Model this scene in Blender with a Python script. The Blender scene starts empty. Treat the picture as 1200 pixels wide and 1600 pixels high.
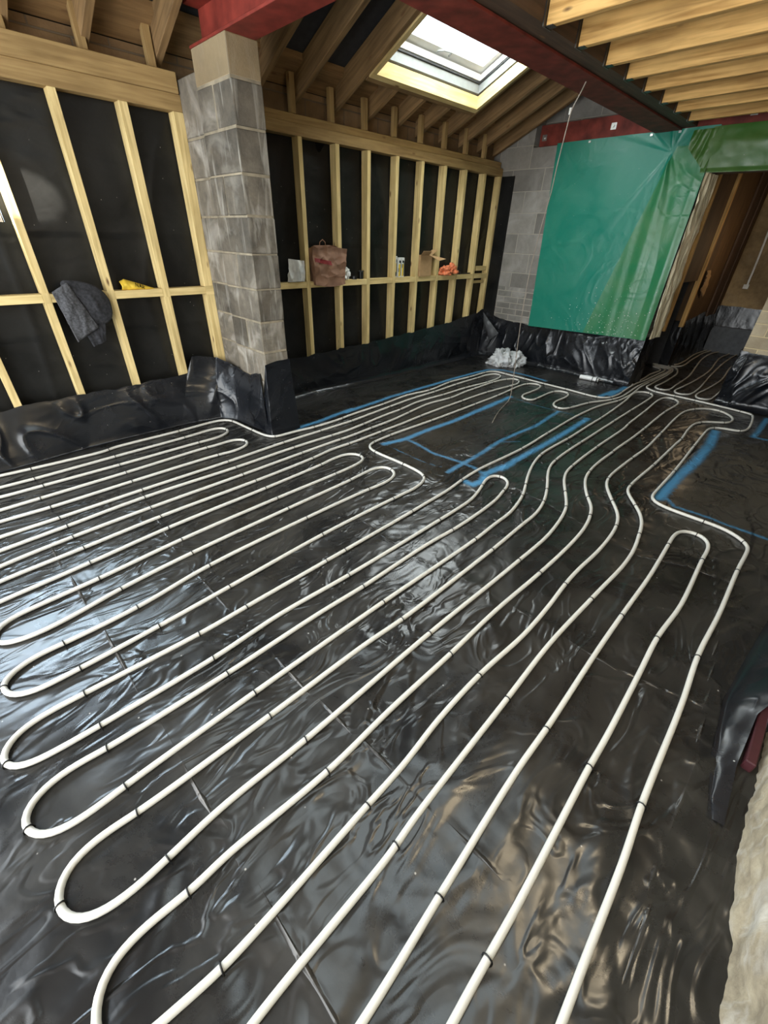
import bpy, math, random
from mathutils import Vector, Matrix, noise
R = math.radians
S = bpy.context.scene
COL = S.collection
random.seed(7)

# ------------------------------------------------------------------ camera
cam_d = bpy.data.cameras.new('camera')
cam = bpy.data.objects.new('camera', cam_d); COL.objects.link(cam); S.camera = cam
th, ph, ro = R(33.147), R(44.687), R(1.854)
fw = Vector((-math.sin(ph)*math.cos(th), math.cos(ph)*math.cos(th), -math.sin(th)))
rt = Vector((math.cos(ph), math.sin(ph), 0)); up = rt.cross(fw)
r2 = math.cos(ro)*rt + math.sin(ro)*up; u2 = -math.sin(ro)*rt + math.cos(ro)*up
M = Matrix((r2, u2, -fw)).transposed().to_4x4(); M.translation = Vector((0, 0, 1.48))
cam.matrix_world = M
cam_d.sensor_fit = 'VERTICAL'; cam_d.sensor_height = 36; cam_d.lens = 36*655.04/1600
cam_d.clip_start = .05; cam_d.clip_end = 100

# ------------------------------------------------------------------ world, lights, exposure
w = bpy.data.worlds.new('sky'); S.world = w; w.use_nodes = True
nt = w.node_tree; bg = nt.nodes['Background']
bg.inputs[0].default_value = (.80, .90, 1.0, 1); bg.inputs[1].default_value = 5.0
S.view_settings.view_transform = 'Standard'; S.view_settings.look = 'None'
S.view_settings.exposure = 0.0; S.view_settings.gamma = 1; S.view_settings.use_curve_mapping = False
def area(name, loc, target, sx, sy, power, color):
    d = bpy.data.lights.new(name, 'AREA'); d.shape = 'RECTANGLE'; d.size = sx; d.size_y = sy
    d.energy = power; d.color = color
    o = bpy.data.objects.new(name, d); COL.objects.link(o); o.location = loc
    o.rotation_euler = (Vector(target)-Vector(loc)).to_track_quat('-Z', 'Y').to_euler()
    return o
# daylight through the open patio side behind the camera
area('patio_daylight', (-1.3, -1.9, 1.35), (-1.3, 3, 1.2), 3.6, 2.2, 120, (1.0, .94, .84))
# daylight through the skylight and the side window
area('skylight_daylight', (-3.15, 4.05, 3.12), (-2.75, 4.05, 2.2), 1.2, .8, 60, (.95, .96, .97))
area('window_daylight', (-4.3, -.25, 1.75), (-2.5, .2, .3), 1.4, .6, 130, (.66, .82, 1.0))
area('overhead_fill', (-.95, 1.0, 2.80), (-.95, 1.0, 0), 1.6, 1.5, 9, (1.0, .97, .90))  # added overhead fill, gives the foreground membrane its soft sheen
def point(name, loc, power, color, rad):
    d = bpy.data.lights.new(name, 'POINT'); d.energy = power; d.color = color; d.shadow_soft_size = rad
    o = bpy.data.objects.new(name, d); COL.objects.link(o); o.location = loc; return o
point('site_lamp_near', (.2, 1.3, 1.9), 34, (1.0, .82, .55), .09)
point('site_lamp_far_room', (-.9, 7.9, 1.5), 7, (1.0, .74, .45), .06)
sp = bpy.data.lights.new('stud_patch_spot', 'SPOT'); sp.energy = 2600; sp.spot_size = R(5.2); sp.spot_blend = .25; sp.color = (1, .95, .85); sp.shadow_soft_size = .02  # added spot, stands in for the sun patch on a left stud
so = bpy.data.objects.new('stud_patch_spot', sp); COL.objects.link(so); so.location = (-1.9, -1.55, 1.95)
so.rotation_euler = (Vector((-3.93, .60, 1.66))-so.location).to_track_quat('-Z', 'Y').to_euler()

# ------------------------------------------------------------------ materials
def new_mat(name):
    m = bpy.data.materials.new(name); m.use_nodes = True
    t = m.node_tree; b = t.nodes['Principled BSDF']
    return m, t, b
def N(t, typ, **kw):
    n = t.nodes.new(typ)
    for k, v in kw.items():
        if k[0] == '_': setattr(n, k[1:], v)
        else: n.inputs[k.replace('__', ' ')].default_value = v
    return n
def ramp(t, stops, src=None):
    r = t.nodes.new('ShaderNodeValToRGB'); e = r.color_ramp.elements
    while len(e) < len(stops): e.new(.5)
    for el, (p, c) in zip(e, stops): el.position = p; el.color = (*c, 1) if len(c) == 3 else c
    if src: t.links.new(src, r.inputs[0])
    return r
def mapping(t, src, scale, rot=(0, 0, 0)):
    mp = t.nodes.new('ShaderNodeMapping'); mp.inputs['Scale'].default_value = scale; mp.inputs['Rotation'].default_value = rot
    t.links.new(src, mp.inputs[0]); return mp
def mixc(t, fac, a, b, mode='MIX'):
    m = t.nodes.new('ShaderNodeMix'); m.data_type = 'RGBA'; m.blend_type = mode
    for i, v in ((0, fac), (6, a), (7, b)):
        if hasattr(v, 'is_output') or isinstance(v, bpy.types.NodeSocket): t.links.new(v, m.inputs[i])
        elif i: m.inputs[i].default_value = (*v, 1)
        else: m.inputs[0].default_value = v
    return m.outputs[2]
def bump(t, b, h, strength, dist, prev=None):
    n = N(t, 'ShaderNodeBump', Strength=strength, Distance=dist); t.links.new(h, n.inputs['Height'])
    if prev: t.links.new(prev, n.inputs['Normal'])
    t.links.new(n.outputs[0], b.inputs['Normal']); return n.outputs[0]

def wood(name, c1, c2, knot=(.16, .08, .03), rough=.75):
    m, t, b = new_mat(name); uv = t.nodes.new('ShaderNodeTexCoord').outputs['UV']
    g = N(t, 'ShaderNodeTexNoise', Scale=1.0, Detail=6.0, Distortion=.6); t.links.new(mapping(t, uv, (2.2, 38, 1)).outputs[0], g.inputs[0])
    r = ramp(t, [(.3, c2), (.62, c1)], g.outputs[0])
    bl = N(t, 'ShaderNodeTexNoise', Scale=1.0, Detail=3.0); t.links.new(mapping(t, uv, (2.5, 6, 1)).outputs[0], bl.inputs[0])
    r2_ = ramp(t, [(.35, (.72, .70, .66)), (.6, (1, 1, 1))], bl.outputs[0])
    c = mixc(t, 1.0, r.outputs[0], r2_.outputs[0], 'MULTIPLY')
    v = N(t, 'ShaderNodeTexVoronoi', Scale=1.0); t.links.new(mapping(t, uv, (3.2, 9.5, 1)).outputs[0], v.inputs[0])
    k = ramp(t, [(.05, (1, 1, 1)), (.12, (0, 0, 0))], v.outputs['Distance'])
    c = mixc(t, k.outputs[0], c, knot)
    t.links.new(c, b.inputs['Base Color']); b.inputs['Roughness'].default_value = rough
    bump(t, b, g.outputs[0], .25, .004); return m

def concrete(name, c1, c2, mortar, brick=None, scale=1.0, white=.25, rough=.9):
    """blockwork; brick=(w,h) lays the joints from the UVs in metres, None leaves them to the mesh"""
    m, t, b = new_mat(name); tc = t.nodes.new('ShaderNodeTexCoord'); uv = tc.outputs['UV']; ob = tc.outputs['Object']
    n1 = N(t, 'ShaderNodeTexNoise', Scale=5.0*scale, Detail=8.0, Roughness=.7); t.links.new(ob, n1.inputs[0])
    r = ramp(t, [(.3, c2), (.7, c1)], n1.outputs[0]); c = r.outputs[0]
    n2 = N(t, 'ShaderNodeTexNoise', Scale=3.0*scale, Detail=6.0, Distortion=1.2); t.links.new(ob, n2.inputs[0])
    wr = ramp(t, [(.52, (0, 0, 0)), (.72, (1, 1, 1))], n2.outputs[0])
    mul = N(t, 'ShaderNodeMath', _operation='MULTIPLY'); mul.inputs[1].default_value = white; t.links.new(wr.outputs[0], mul.inputs[0])
    c = mixc(t, mul.outputs[0], c, (.62, .60, .56))
    if not brick:
        pv = N(t, 'ShaderNodeTexNoise', Scale=.9, Detail=0.0); t.links.new(uv, pv.inputs[0])
        pvr = ramp(t, [(.35, (.55, .52, .47)), (.65, (1.25, 1.2, 1.12))], pv.outputs[0]); c = mixc(t, 1.0, c, pvr.outputs[0], 'MULTIPLY')
        dr = N(t, 'ShaderNodeTexNoise', Scale=1.0, Detail=5.0, Distortion=.8); t.links.new(mapping(t, ob, (16, 16, 2.2)).outputs[0], dr.inputs[0])
        drr = ramp(t, [(.56, (0, 0, 0)), (.74, (white, white, white))], dr.outputs[0]); c = mixc(t, drr.outputs[0], c, (.58, .55, .48))
    n3 = N(t, 'ShaderNodeTexNoise', Scale=90.0, Detail=4.0); t.links.new(ob, n3.inputs[0])
    if brick:
        br = N(t, 'ShaderNodeTexBrick', Scale=1.0); br.inputs['Brick Width'].default_value = brick[0]; br.inputs['Row Height'].default_value = brick[1]
        br.inputs['Mortar Size'].default_value = .006; br.inputs['Mortar Smooth'].default_value = .3
        br.inputs['Color1'].default_value = (1, 1, 1, 1); br.inputs['Color2'].default_value = (.62, .62, .62, 1)
        br.inputs['Mortar'].default_value = (1, 1, 1, 1); t.links.new(uv, br.inputs[0])
        c = mixc(t, 1.0, c, br.outputs['Color'], 'MULTIPLY'); c = mixc(t, br.outputs['Fac'], c, mortar)
        inv = N(t, 'ShaderNodeMath', _operation='SUBTRACT'); inv.inputs[0].default_value = 1; t.links.new(br.outputs['Fac'], inv.inputs[1])
        p = bump(t, b, inv.outputs[0], .8, .008); bump(t, b, n3.outputs[0], .35, .004, p)
    else: bump(t, b, n3.outputs[0], .4, .004)
    t.links.new(c, b.inputs['Base Color']); b.inputs['Roughness'].default_value = rough
    return m

def plastic(name, base, dust, rough=.28, dustamt=.5, fold=.35, spec=.5, paint=False, sc=1.0):
    m, t, b = new_mat(name); tc = t.nodes.new('ShaderNodeTexCoord'); ob = tc.outputs['Object']
    d1 = N(t, 'ShaderNodeTexNoise', Scale=2.3, Detail=9.0, Roughness=.68, Distortion=.5); t.links.new(ob, d1.inputs[0])
    rr = ramp(t, [(.38, (0, 0, 0)), (.75, (dustamt,)*3)], d1.outputs[0])
    c = mixc(t, rr.outputs[0], base, dust)
    # rare specks of dust and grit
    v = N(t, 'ShaderNodeTexVoronoi', Scale=14.0); t.links.new(ob, v.inputs[0])
    k = ramp(t, [(.02, (1, 1, 1)), (.05, (0, 0, 0))], v.outputs['Distance'])
    c = mixc(t, k.outputs[0], c, (.35, .33, .30))
    rv = N(t, 'ShaderNodeMapRange'); rv.inputs[3].default_value = rough; rv.inputs[4].default_value = rough+.22
    t.links.new(rr.outputs[0], rv.inputs[0])
    if paint:
        a = t.nodes.new('ShaderNodeAttribute'); a.attribute_name = 'paint'
        pn = N(t, 'ShaderNodeTexNoise', Scale=34.0, Detail=7.0, Roughness=.9); t.links.new(ob, pn.inputs[0])
        ad = N(t, 'ShaderNodeMath', _operation='MULTIPLY_ADD'); t.links.new(pn.outputs[0], ad.inputs[0]); ad.inputs[1].default_value = 1.15
        sb = N(t, 'ShaderNodeMath', _operation='MULTIPLY_ADD'); sb.inputs[1].default_value = .72; sb.inputs[2].default_value = -.37; t.links.new(a.outputs['Fac'], sb.inputs[0]); t.links.new(sb.outputs[0], ad.inputs[2])
        pr_ = ramp(t, [(.40, (0, 0, 0)), (.88, (.9, .9, .9))], ad.outputs[0])
        c = mixc(t, pr_.outputs[0], c, (.06, .25, .45))
        rm = mixc(t, pr_.outputs[0], rv.outputs[0], (.7, .7, .7)); t.links.new(rm, b.inputs['Roughness'])
    else: t.links.new(rv.outputs[0], b.inputs['Roughness'])
    t.links.new(c, b.inputs['Base Color']); b.inputs['Specular IOR Level'].default_value = spec
    # soft crumples: ridged, warped noise
    def ridge(scale, dist, width):
        n = N(t, 'ShaderNodeTexNoise', Scale=scale*sc, Detail=2.0, Roughness=.45, Distortion=dist); t.links.new(mapping(t, ob, (1, .5, 1), (0, 0, R(30) if scale < 3 else R(-40))).outputs[0], n.inputs[0])
        s = N(t, 'ShaderNodeMath', _operation='SUBTRACT'); s.inputs[1].default_value = .5; t.links.new(n.outputs[0], s.inputs[0])
        ab = N(t, 'ShaderNodeMath', _operation='ABSOLUTE'); t.links.new(s.outputs[0], ab.inputs[0])
        mr = N(t, 'ShaderNodeMapRange', _interpolation_type='SMOOTHSTEP'); mr.inputs[1].default_value = 0; mr.inputs[2].default_value = width
        mr.inputs[3].default_value = 1; mr.inputs[4].default_value = 0; t.links.new(ab.outputs[0], mr.inputs[0]); return mr.outputs[0]
    mk = N(t, 'ShaderNodeTexNoise', Scale=.9, Detail=1.0); t.links.new(ob, mk.inputs[0])
    mkr = ramp(t, [(.38, (.25,)*3), (.58, (1, 1, 1))], mk.outputs[0])
    def masked(h):
        q = N(t, 'ShaderNodeMath', _operation='MULTIPLY'); t.links.new(h, q.inputs[0]); t.links.new(mkr.outputs[0], q.inputs[1]); return q.outputs[0]
    p = None
    if paint:   # sharp fold lines in the sheet
        ca = t.nodes.new('ShaderNodeAttribute'); ca.attribute_name = 'crease'
        cm = N(t, 'ShaderNodeMapRange', _interpolation_type='SMOOTHSTEP'); cm.inputs[1].default_value = .0; cm.inputs[2].default_value = .009; cm.inputs[3].default_value = 1; cm.inputs[4].default_value = 0
        t.links.new(ca.outputs['Fac'], cm.inputs[0]); cn = N(t, 'ShaderNodeTexNoise', Scale=3.0, Detail=2.0); t.links.new(ob, cn.inputs[0])
        cr = ramp(t, [(.4, (.15,)*3), (.6, (1, 1, 1))], cn.outputs[0]); cq = N(t, 'ShaderNodeMath', _operation='MULTIPLY'); t.links.new(cm.outputs[0], cq.inputs[0]); t.links.new(cr.outputs[0], cq.inputs[1])
        p = bump(t, b, cq.outputs[0], .7, .012)
        ch = N(t, 'ShaderNodeMath', _operation='MULTIPLY'); ch.inputs[1].default_value = .3; t.links.new(cq.outputs[0], ch.inputs[0])
        c = mixc(t, ch.outputs[0], c, (.22, .20, .18)); t.links.new(c, b.inputs['Base Color'])
    p = bump(t, b, masked(ridge(1.8, 1.5, .10)), fold, .016, p)
    p = bump(t, b, masked(ridge(5.5, 1.6, .10)), fold*(1.0 if paint else .5), .007, p)
    n4 = N(t, 'ShaderNodeTexNoise', Scale=45.0, Detail=3.0); t.links.new(ob, n4.inputs[0])
    bump(t, b, n4.outputs[0], .10, .003, p)
    return m

def flat(name, col, rough=.5, metal=0, noise_amt=.12, sc=20):
    m, t, b = new_mat(name); ob = t.nodes.new('ShaderNodeTexCoord').outputs['Object']
    n = N(t, 'ShaderNodeTexNoise', Scale=float(sc), Detail=5.0); t.links.new(ob, n.inputs[0])
    r = ramp(t, [(.3, tuple(x*(1-noise_amt*2) for x in col)), (.7, tuple(min(1, x*(1+noise_amt)) for x in col))], n.outputs[0])
    t.links.new(r.outputs[0], b.inputs['Base Color']); b.inputs['Roughness'].default_value = rough; b.inputs['Metallic'].default_value = metal
    if 'steel' in name: b.inputs['Specular IOR Level'].default_value = .25
    bump(t, b, n.outputs[0], .1, .003); return m

PINE = wood('pale_pine', (.80, .62, .29), (.58, .42, .165))
PLATE = wood('top_plate_pine', (.40, .265, .105), (.27, .165, .06))
JOIST = wood('joist_pine', (.80, .49, .17), (.44, .23, .06))
RAFT = wood('shaded_rafter_pine', (.30, .18, .075), (.17, .10, .04))  # same pine, the dimmer light under the roof put into its colour
DARKW = wood('dark_timber', (.10, .055, .03), (.05, .028, .015))
BOARD = wood('roof_board', (.30, .175, .07), (.19, .105, .04))
DBOARD = wood('dark_brown_board', (.13, .07, .025), (.07, .035, .012))
BLOCK = concrete('grey_block', (.205, .18, .145), (.066, .06, .05), (.35, .3, .22), white=.42)
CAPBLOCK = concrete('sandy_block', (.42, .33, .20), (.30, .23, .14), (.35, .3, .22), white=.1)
MORTAR = flat('mortar', (.27, .225, .155), .95, 0, .2, 12)
BACKBLOCK = concrete('back_wall_blocks', (.30, .28, .25), (.20, .185, .16), (.34, .31, .26), (.44, .225), white=.2)
BACKBRICK = concrete('back_wall_bricks', (.27, .25, .22), (.17, .16, .14), (.34, .31, .26), (.225, .075), white=.3)
SIDEBLOCK = concrete('side_wall_blocks', (.36, .22, .10), (.20, .12, .055), (.15, .11, .07), (.44, .225), white=.05)
PIERBRICK = concrete('pale_pier_stone', (.55, .46, .31), (.36, .28, .18), (.62, .50, .30), (.30, .12), white=.1)
STONE = concrete('rough_stone', (.52, .46, .34), (.24, .20, .14), (.3, .3, .3), scale=3.0, white=.7)
PLASTER = concrete('stained_plaster', (.50, .37, .20), (.22, .155, .08), (.1, .1, .1), white=.1)
FLOORM = plastic('black_membrane_floor', (.009, .009, .009), (.070, .064, .054), .25, .5, .55, paint=True)
MEMB = plastic('black_membrane', (.004, .005, .007), (.04, .04, .045), .24, .3, .25)
WALLMEMB = plastic('black_wall_membrane', (.004, .004, .004), (.05, .05, .045), .38, .3, .14, spec=.3)
GREEN = plastic('green_sheet', (.003, .17, .115), (.03, .21, .14), .32, .8, .18)
GREEN3 = plastic('lighter_green_sheet', (.015, .16, .065), (.07, .19, .075), .30, .9, .16)
GREEN2 = plastic('warm_lit_green_sheet', (.035, .115, .018), (.08, .14, .03), .36, .9, .22)  # the green sheet with warm light put into its olive tint
CLEAR = plastic('clear_plastic_gold_sheen', (.92, .84, .60), (.6, .48, .28), .32, .8, .3, sc=1.5)  # cream and gold colour stands in for warm reflections on clear film
STEEL = flat('red_oxide_steel', (.20, .030, .020), .6, .0, .2, 9)
STEEL2 = flat('dark_red_oxide_steel', (.165, .030, .020), .65, .0, .25, 9)
MAROON = flat('maroon_paint', (.045, .006, .009), .6)
PIPE = flat('white_pipe_plastic', (.60, .58, .52), .5, 0, .02, 5)
CLIPM = flat('black_clip_plastic', (.006, .006, .006), .4)
WHITE = flat('white_painted_frame', (.82, .82, .80), .4, 0, .02)
GREY = flat('grey_frame', (.28, .29, .28), .5, 0, .05)
DARKG = flat('dark_gasket', (.03, .03, .03), .6)
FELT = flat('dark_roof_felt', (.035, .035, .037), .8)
CLOTHD = flat('dark_grey_cloth', (.028, .028, .032), .95, 0, .3, 60)
CLOTHL = flat('charcoal_cloth', (.075, .075, .08), .95, 0, .3, 80)
PAPER = flat('brown_paper', (.26, .14, .085), .8, 0, .15, 8)
REDB = flat('red_print', (.20, .012, .012), .7)
CARD = flat('cardboard', (.42, .26, .12), .85, 0, .06)
ORANGE = flat('orange_fabric', (.85, .24, .10), .7, 0, .2, 30)
YELLOW = flat('yellow_packet', (.80, .55, .06), .4, 0, .1, 12)
WHITEP = flat('white_paper', (.66, .66, .62), .6, 0, .08)
BAGW = flat('white_plastic_bag', (.55, .56, .56), .35, 0, .08)
BLACKP = flat('black_plastic', (.01, .01, .01), .35)
GALV = flat('galvanised_metal', (.10, .09, .08), .4, .8)
BRIGHT = flat('bright_metal', (.5, .5, .48), .35, .9)
CABLEM = flat('grey_cable', (.30, .25, .20), .5)
LABELG = flat('green_label', (.35, .52, .40), .6)
GREYF = plastic('grey_film', (.045, .046, .05), (.12, .12, .12), .35, .8, .2)
BOARDG = flat('grey_board', (.10, .11, .12), .7)
def glass():
    m, t, b = new_mat('window_glass'); tr = N(t, 'ShaderNodeBsdfTransparent'); tr.inputs[0].default_value = (.95, .98, .97, 1)
    gl = N(t, 'ShaderNodeBsdfGlossy', Roughness=.02); mx = t.nodes.new('ShaderNodeMixShader'); mx.inputs[0].default_value = .06
    t.links.new(tr.outputs[0], mx.inputs[1]); t.links.new(gl.outputs[0], mx.inputs[2])
    t.links.new(mx.outputs[0], t.nodes['Material Output'].inputs[0]); return m
GLASS = glass()

# ------------------------------------------------------------------ builders
class MB:
    def __init__(s): s.v = []; s.f = []; s.uv = []
    def hexa(s, c, world=False):
        """8 corners: bottom ring 0-3, top ring 4-7"""
        c = [Vector(p) for p in c]; b = len(s.v); s.v += c
        L = [(c[1]-c[0]).length, (c[3]-c[0]).length, (c[4]-c[0]).length]
        loc = [(i, j, k) for k in (0, 1) for i, j in ((0, 0), (1, 0), (1, 1), (0, 1))]
        ax = L.index(max(L)); o = (random.uniform(0, 9), random.uniform(0, 9))
        for f in ((3, 2, 1, 0), (4, 5, 6, 7), (0, 1, 5, 4), (1, 2, 6, 5), (2, 3, 7, 6), (3, 0, 4, 7)):
            s.f.append([b+i for i in f])
            if world:
                n = (c[f[1]]-c[f[0]]).cross(c[f[2]]-c[f[1]])
                if abs(n.z) > max(abs(n.x), abs(n.y)): q = [(c[i].x, c[i].y) for i in f]
                else: q = [(c[i].x+c[i].y, c[i].z) for i in f]
            else:
                var = [a for a in range(3) if len({loc[i][a] for i in f}) > 1]; fx = [a for a in range(3) if a not in var][0]
                u = ax if ax in var else var[0]; v = [a for a in var if a != u][0]
                q = [(loc[i][u]*L[u]+o[0], loc[i][v]*L[v]+o[1]+fx*.37+loc[f[0]][fx]*.21) for i in f]
            s.uv.append(q)
        return s
    def box(s, x0, x1, y0, y1, z0, z1, world=False):
        s.hexa([(x0, y0, z0), (x1, y0, z0), (x1, y1, z0), (x0, y1, z0), (x0, y0, z1), (x1, y0, z1), (x1, y1, z1), (x0, y1, z1)], world)
        return s
    def poly(s, vs, fs):
        b = len(s.v); s.v += [Vector(v) for v in vs]
        for f in fs: s.f.append([b+i for i in f]); s.uv.append([(s.v[b+i].x+s.v[b+i].y, s.v[b+i].z) for i in f])
        return s
    def tube(s, pts, r, n=10, caps=True):
        pts = [Vector(p) for p in pts]; b = len(s.v); m = len(pts)
        for i, p in enumerate(pts):
            t = (pts[min(i+1, m-1)]-pts[max(i-1, 0)]).normalized()
            side = t.cross(Vector((0, 0, 1)))
            if side.length < .05: side = t.cross(Vector((1, 0, 0)))
            side.normalize(); u = side.cross(t); rr = r[i] if isinstance(r, (list, tuple)) else r
            for k in range(n):
                a = 2*math.pi*k/n; s.v.append(p+side*math.cos(a)*rr+u*math.sin(a)*rr)
        for i in range(m-1):
            for k in range(n):
                k2 = (k+1) % n; s.f.append([b+i*n+k, b+i*n+k2, b+(i+1)*n+k2, b+(i+1)*n+k]); s.uv.append([(0, 0)]*4)
        if caps:
            s.f.append([b+k for k in range(n)][::-1]); s.uv.append([(0, 0)]*n)
            s.f.append([b+(m-1)*n+k for k in range(n)]); s.uv.append([(0, 0)]*n)
        return s
    def grid(s, fn, nu, nv):
        b = len(s.v)
        for j in range(nv+1):
            for i in range(nu+1): s.v.append(Vector(fn(i/nu, j/nv)))
        for j in range(nv):
            for i in range(nu):
                a = b+j*(nu+1)+i; s.f.append([a, a+1, a+nu+2, a+nu+1])
                s.uv.append([(i/nu, j/nv), ((i+1)/nu, j/nv), ((i+1)/nu, (j+1)/nv), (i/nu, (j+1)/nv)])
        return s
    def build(s, name, mat, parent=None, smooth=False, bevel=0, origin=None):
        me = bpy.data.meshes.new(name)
        org = Vector(origin) if origin is not None else (parent.location.copy() if parent is not None and parent.parent is None else None)
        if org is None and parent is None:
            xs = [v.x for v in s.v]; ys = [v.y for v in s.v]; zs = [v.z for v in s.v]
            org = Vector(((min(xs)+max(xs))/2, (min(ys)+max(ys))/2, min(zs)))
        keep = Vector((0, 0, 0)) if parent is not None else org
        base = org if parent is None else world_loc(parent)
        me.from_pydata([v-base for v in s.v], [], s.f)
        uvl = me.uv_layers.new(name='UVMap'); flat_uv = [c for f in s.uv for q in f for c in q]
        uvl.data.foreach_set('uv', flat_uv)
        me.materials.append(mat)
        if smooth: me.polygons.foreach_set('use_smooth', [True]*len(me.polygons))
        me.update()
        o = bpy.data.objects.new(name, me); COL.objects.link(o); o.location = keep
        if parent is not None: o.parent = parent
        if bevel:
            bv = o.modifiers.new('bevel', 'BEVEL'); bv.width = bevel; bv.segments = 1; bv.limit_method = 'ANGLE'
        return o
def world_loc(o):
    p = Vector((0, 0, 0))
    while o is not None: p += o.location; o = o.parent
    return p
def tag(o, label=None, cat=None, group=None, kind=None):
    for k, v in (('label', label), ('category', cat), ('group', group), ('kind', kind)):
        if v: o[k] = v
    return o
def thing(name, loc, label, cat, group=None):
    o = bpy.data.objects.new(name, None); COL.objects.link(o); o.location = loc; o.empty_display_size = .1
    return tag(o, label, cat, group)
def struct(o): o['kind'] = 'structure'; return o
def solid(o, t): m = o.modifiers.new('thickness', 'SOLIDIFY'); m.thickness = t; m.offset = 0; return o
def fbm(p, s, o=3): return noise.fractal(Vector(p)*s, 1.0, 2.0, o)
def ridge(p, s, pw=6): return (1-abs(noise.noise(Vector(p)*s)))**pw
def smooth_path(pts, step=.015):
    """centripetal Catmull-Rom through the points, resampled evenly"""
    P = [Vector((p[0], p[1], 0)) for p in pts]; P = [P[0]*2-P[1]]+P+[P[-1]*2-P[-2]]; out = []
    for i in range(1, len(P)-2):
        p0, p1, p2, p3 = P[i-1:i+3]; t0 = 0; t1 = t0+max((p1-p0).length, 1e-4)**.5; t2 = t1+max((p2-p1).length, 1e-4)**.5; t3 = t2+max((p3-p2).length, 1e-4)**.5
        n = max(2, int((p2-p1).length/(step/2)))
        for k in range(n):
            t = t1+(t2-t1)*k/n
            A1 = p0*((t1-t)/(t1-t0))+p1*((t-t0)/(t1-t0)); A2 = p1*((t2-t)/(t2-t1))+p2*((t-t1)/(t2-t1)); A3 = p2*((t3-t)/(t3-t2))+p3*((t-t2)/(t3-t2))
            B1 = A1*((t2-t)/(t2-t0))+A2*((t-t0)/(t2-t0)); B2 = A2*((t3-t)/(t3-t1))+A3*((t-t1)/(t3-t1))
            out.append(B1*((t2-t)/(t2-t1))+B2*((t-t1)/(t2-t1)))
    out.append(P[-2]); res = [out[0]]; acc = 0
    for a, b in zip(out, out[1:]):
        acc += (b-a).length
        if acc >= step: res.append(b); acc = 0
    # light smoothing of the trace
    for _ in range(6):
        res = [res[0]]+[(a+b*2+c)/4 for a, b, c in zip(res, res[1:], res[2:])]+[res[-1]]
    return res
def sheet(pairs, nu, nv, name, mat, seed=0, bulge=.05, amp=.02, scale=4, foot=.06, toprag=.01, parent=None, dirn=None):
    """membrane turned up a wall: pairs of (floor x, y, top x, y, z), billowing between"""
    acc = [0]
    for a, b in zip(pairs, pairs[1:]): acc.append(acc[-1]+math.hypot(a[0]-b[0], a[1]-b[1])+.01)
    T = acc[-1]
    def at(u):
        d = u*T
        for i in range(len(pairs)-1):
            if d <= acc[i+1] or i == len(pairs)-2:
                k = (d-acc[i])/(acc[i+1]-acc[i]); k = max(0, min(1, k)); k2 = k*k*(3-2*k)*.5+k*.5
                return [p+(q-p)*k2 for p, q in zip(pairs[i], pairs[i+1])], pairs[i], pairs[i+1]
    def fn(u, v):
        q, A, B = at(u); bx, by, tx, ty, tz = q
        tdx, tdy = B[0]-A[0], B[1]-A[1]; L = math.hypot(tdx, tdy) or 1; nx, ny = tdy/L, -tdx/L
        if dirn: nx, ny = dirn
        h = v; z = tz*h+toprag*fbm((u*T+seed, seed, 0), 6)*h
        px_, py_ = bx+(tx-bx)*h, by+(ty-by)*h
        prof = math.sin(math.pi*min(1, h*1.02))**.8
        ww = (px_, py_, z*.6+seed)
        dg = u*T+z*.7*math.sin(seed+u*T*1.3)
        d = bulge*prof*(.5+.9*noise.noise(Vector((u*T*1.7, seed, h*1.2))))+amp*prof*(ridge((dg, seed, z*.35), scale*.55, 4)-.4)+amp*.35*prof*ridge((dg*1.2+9, seed, z*.8), scale*1.5, 9)
        if h < .12: d += foot*(1-h/.12)**2
        return (px_+nx*d, py_+ny*d, max(.003, z if h > .02 else .003))
    m = MB().grid(fn, nu, nv); o = m.build(name, mat, parent, smooth=True); return o
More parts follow.
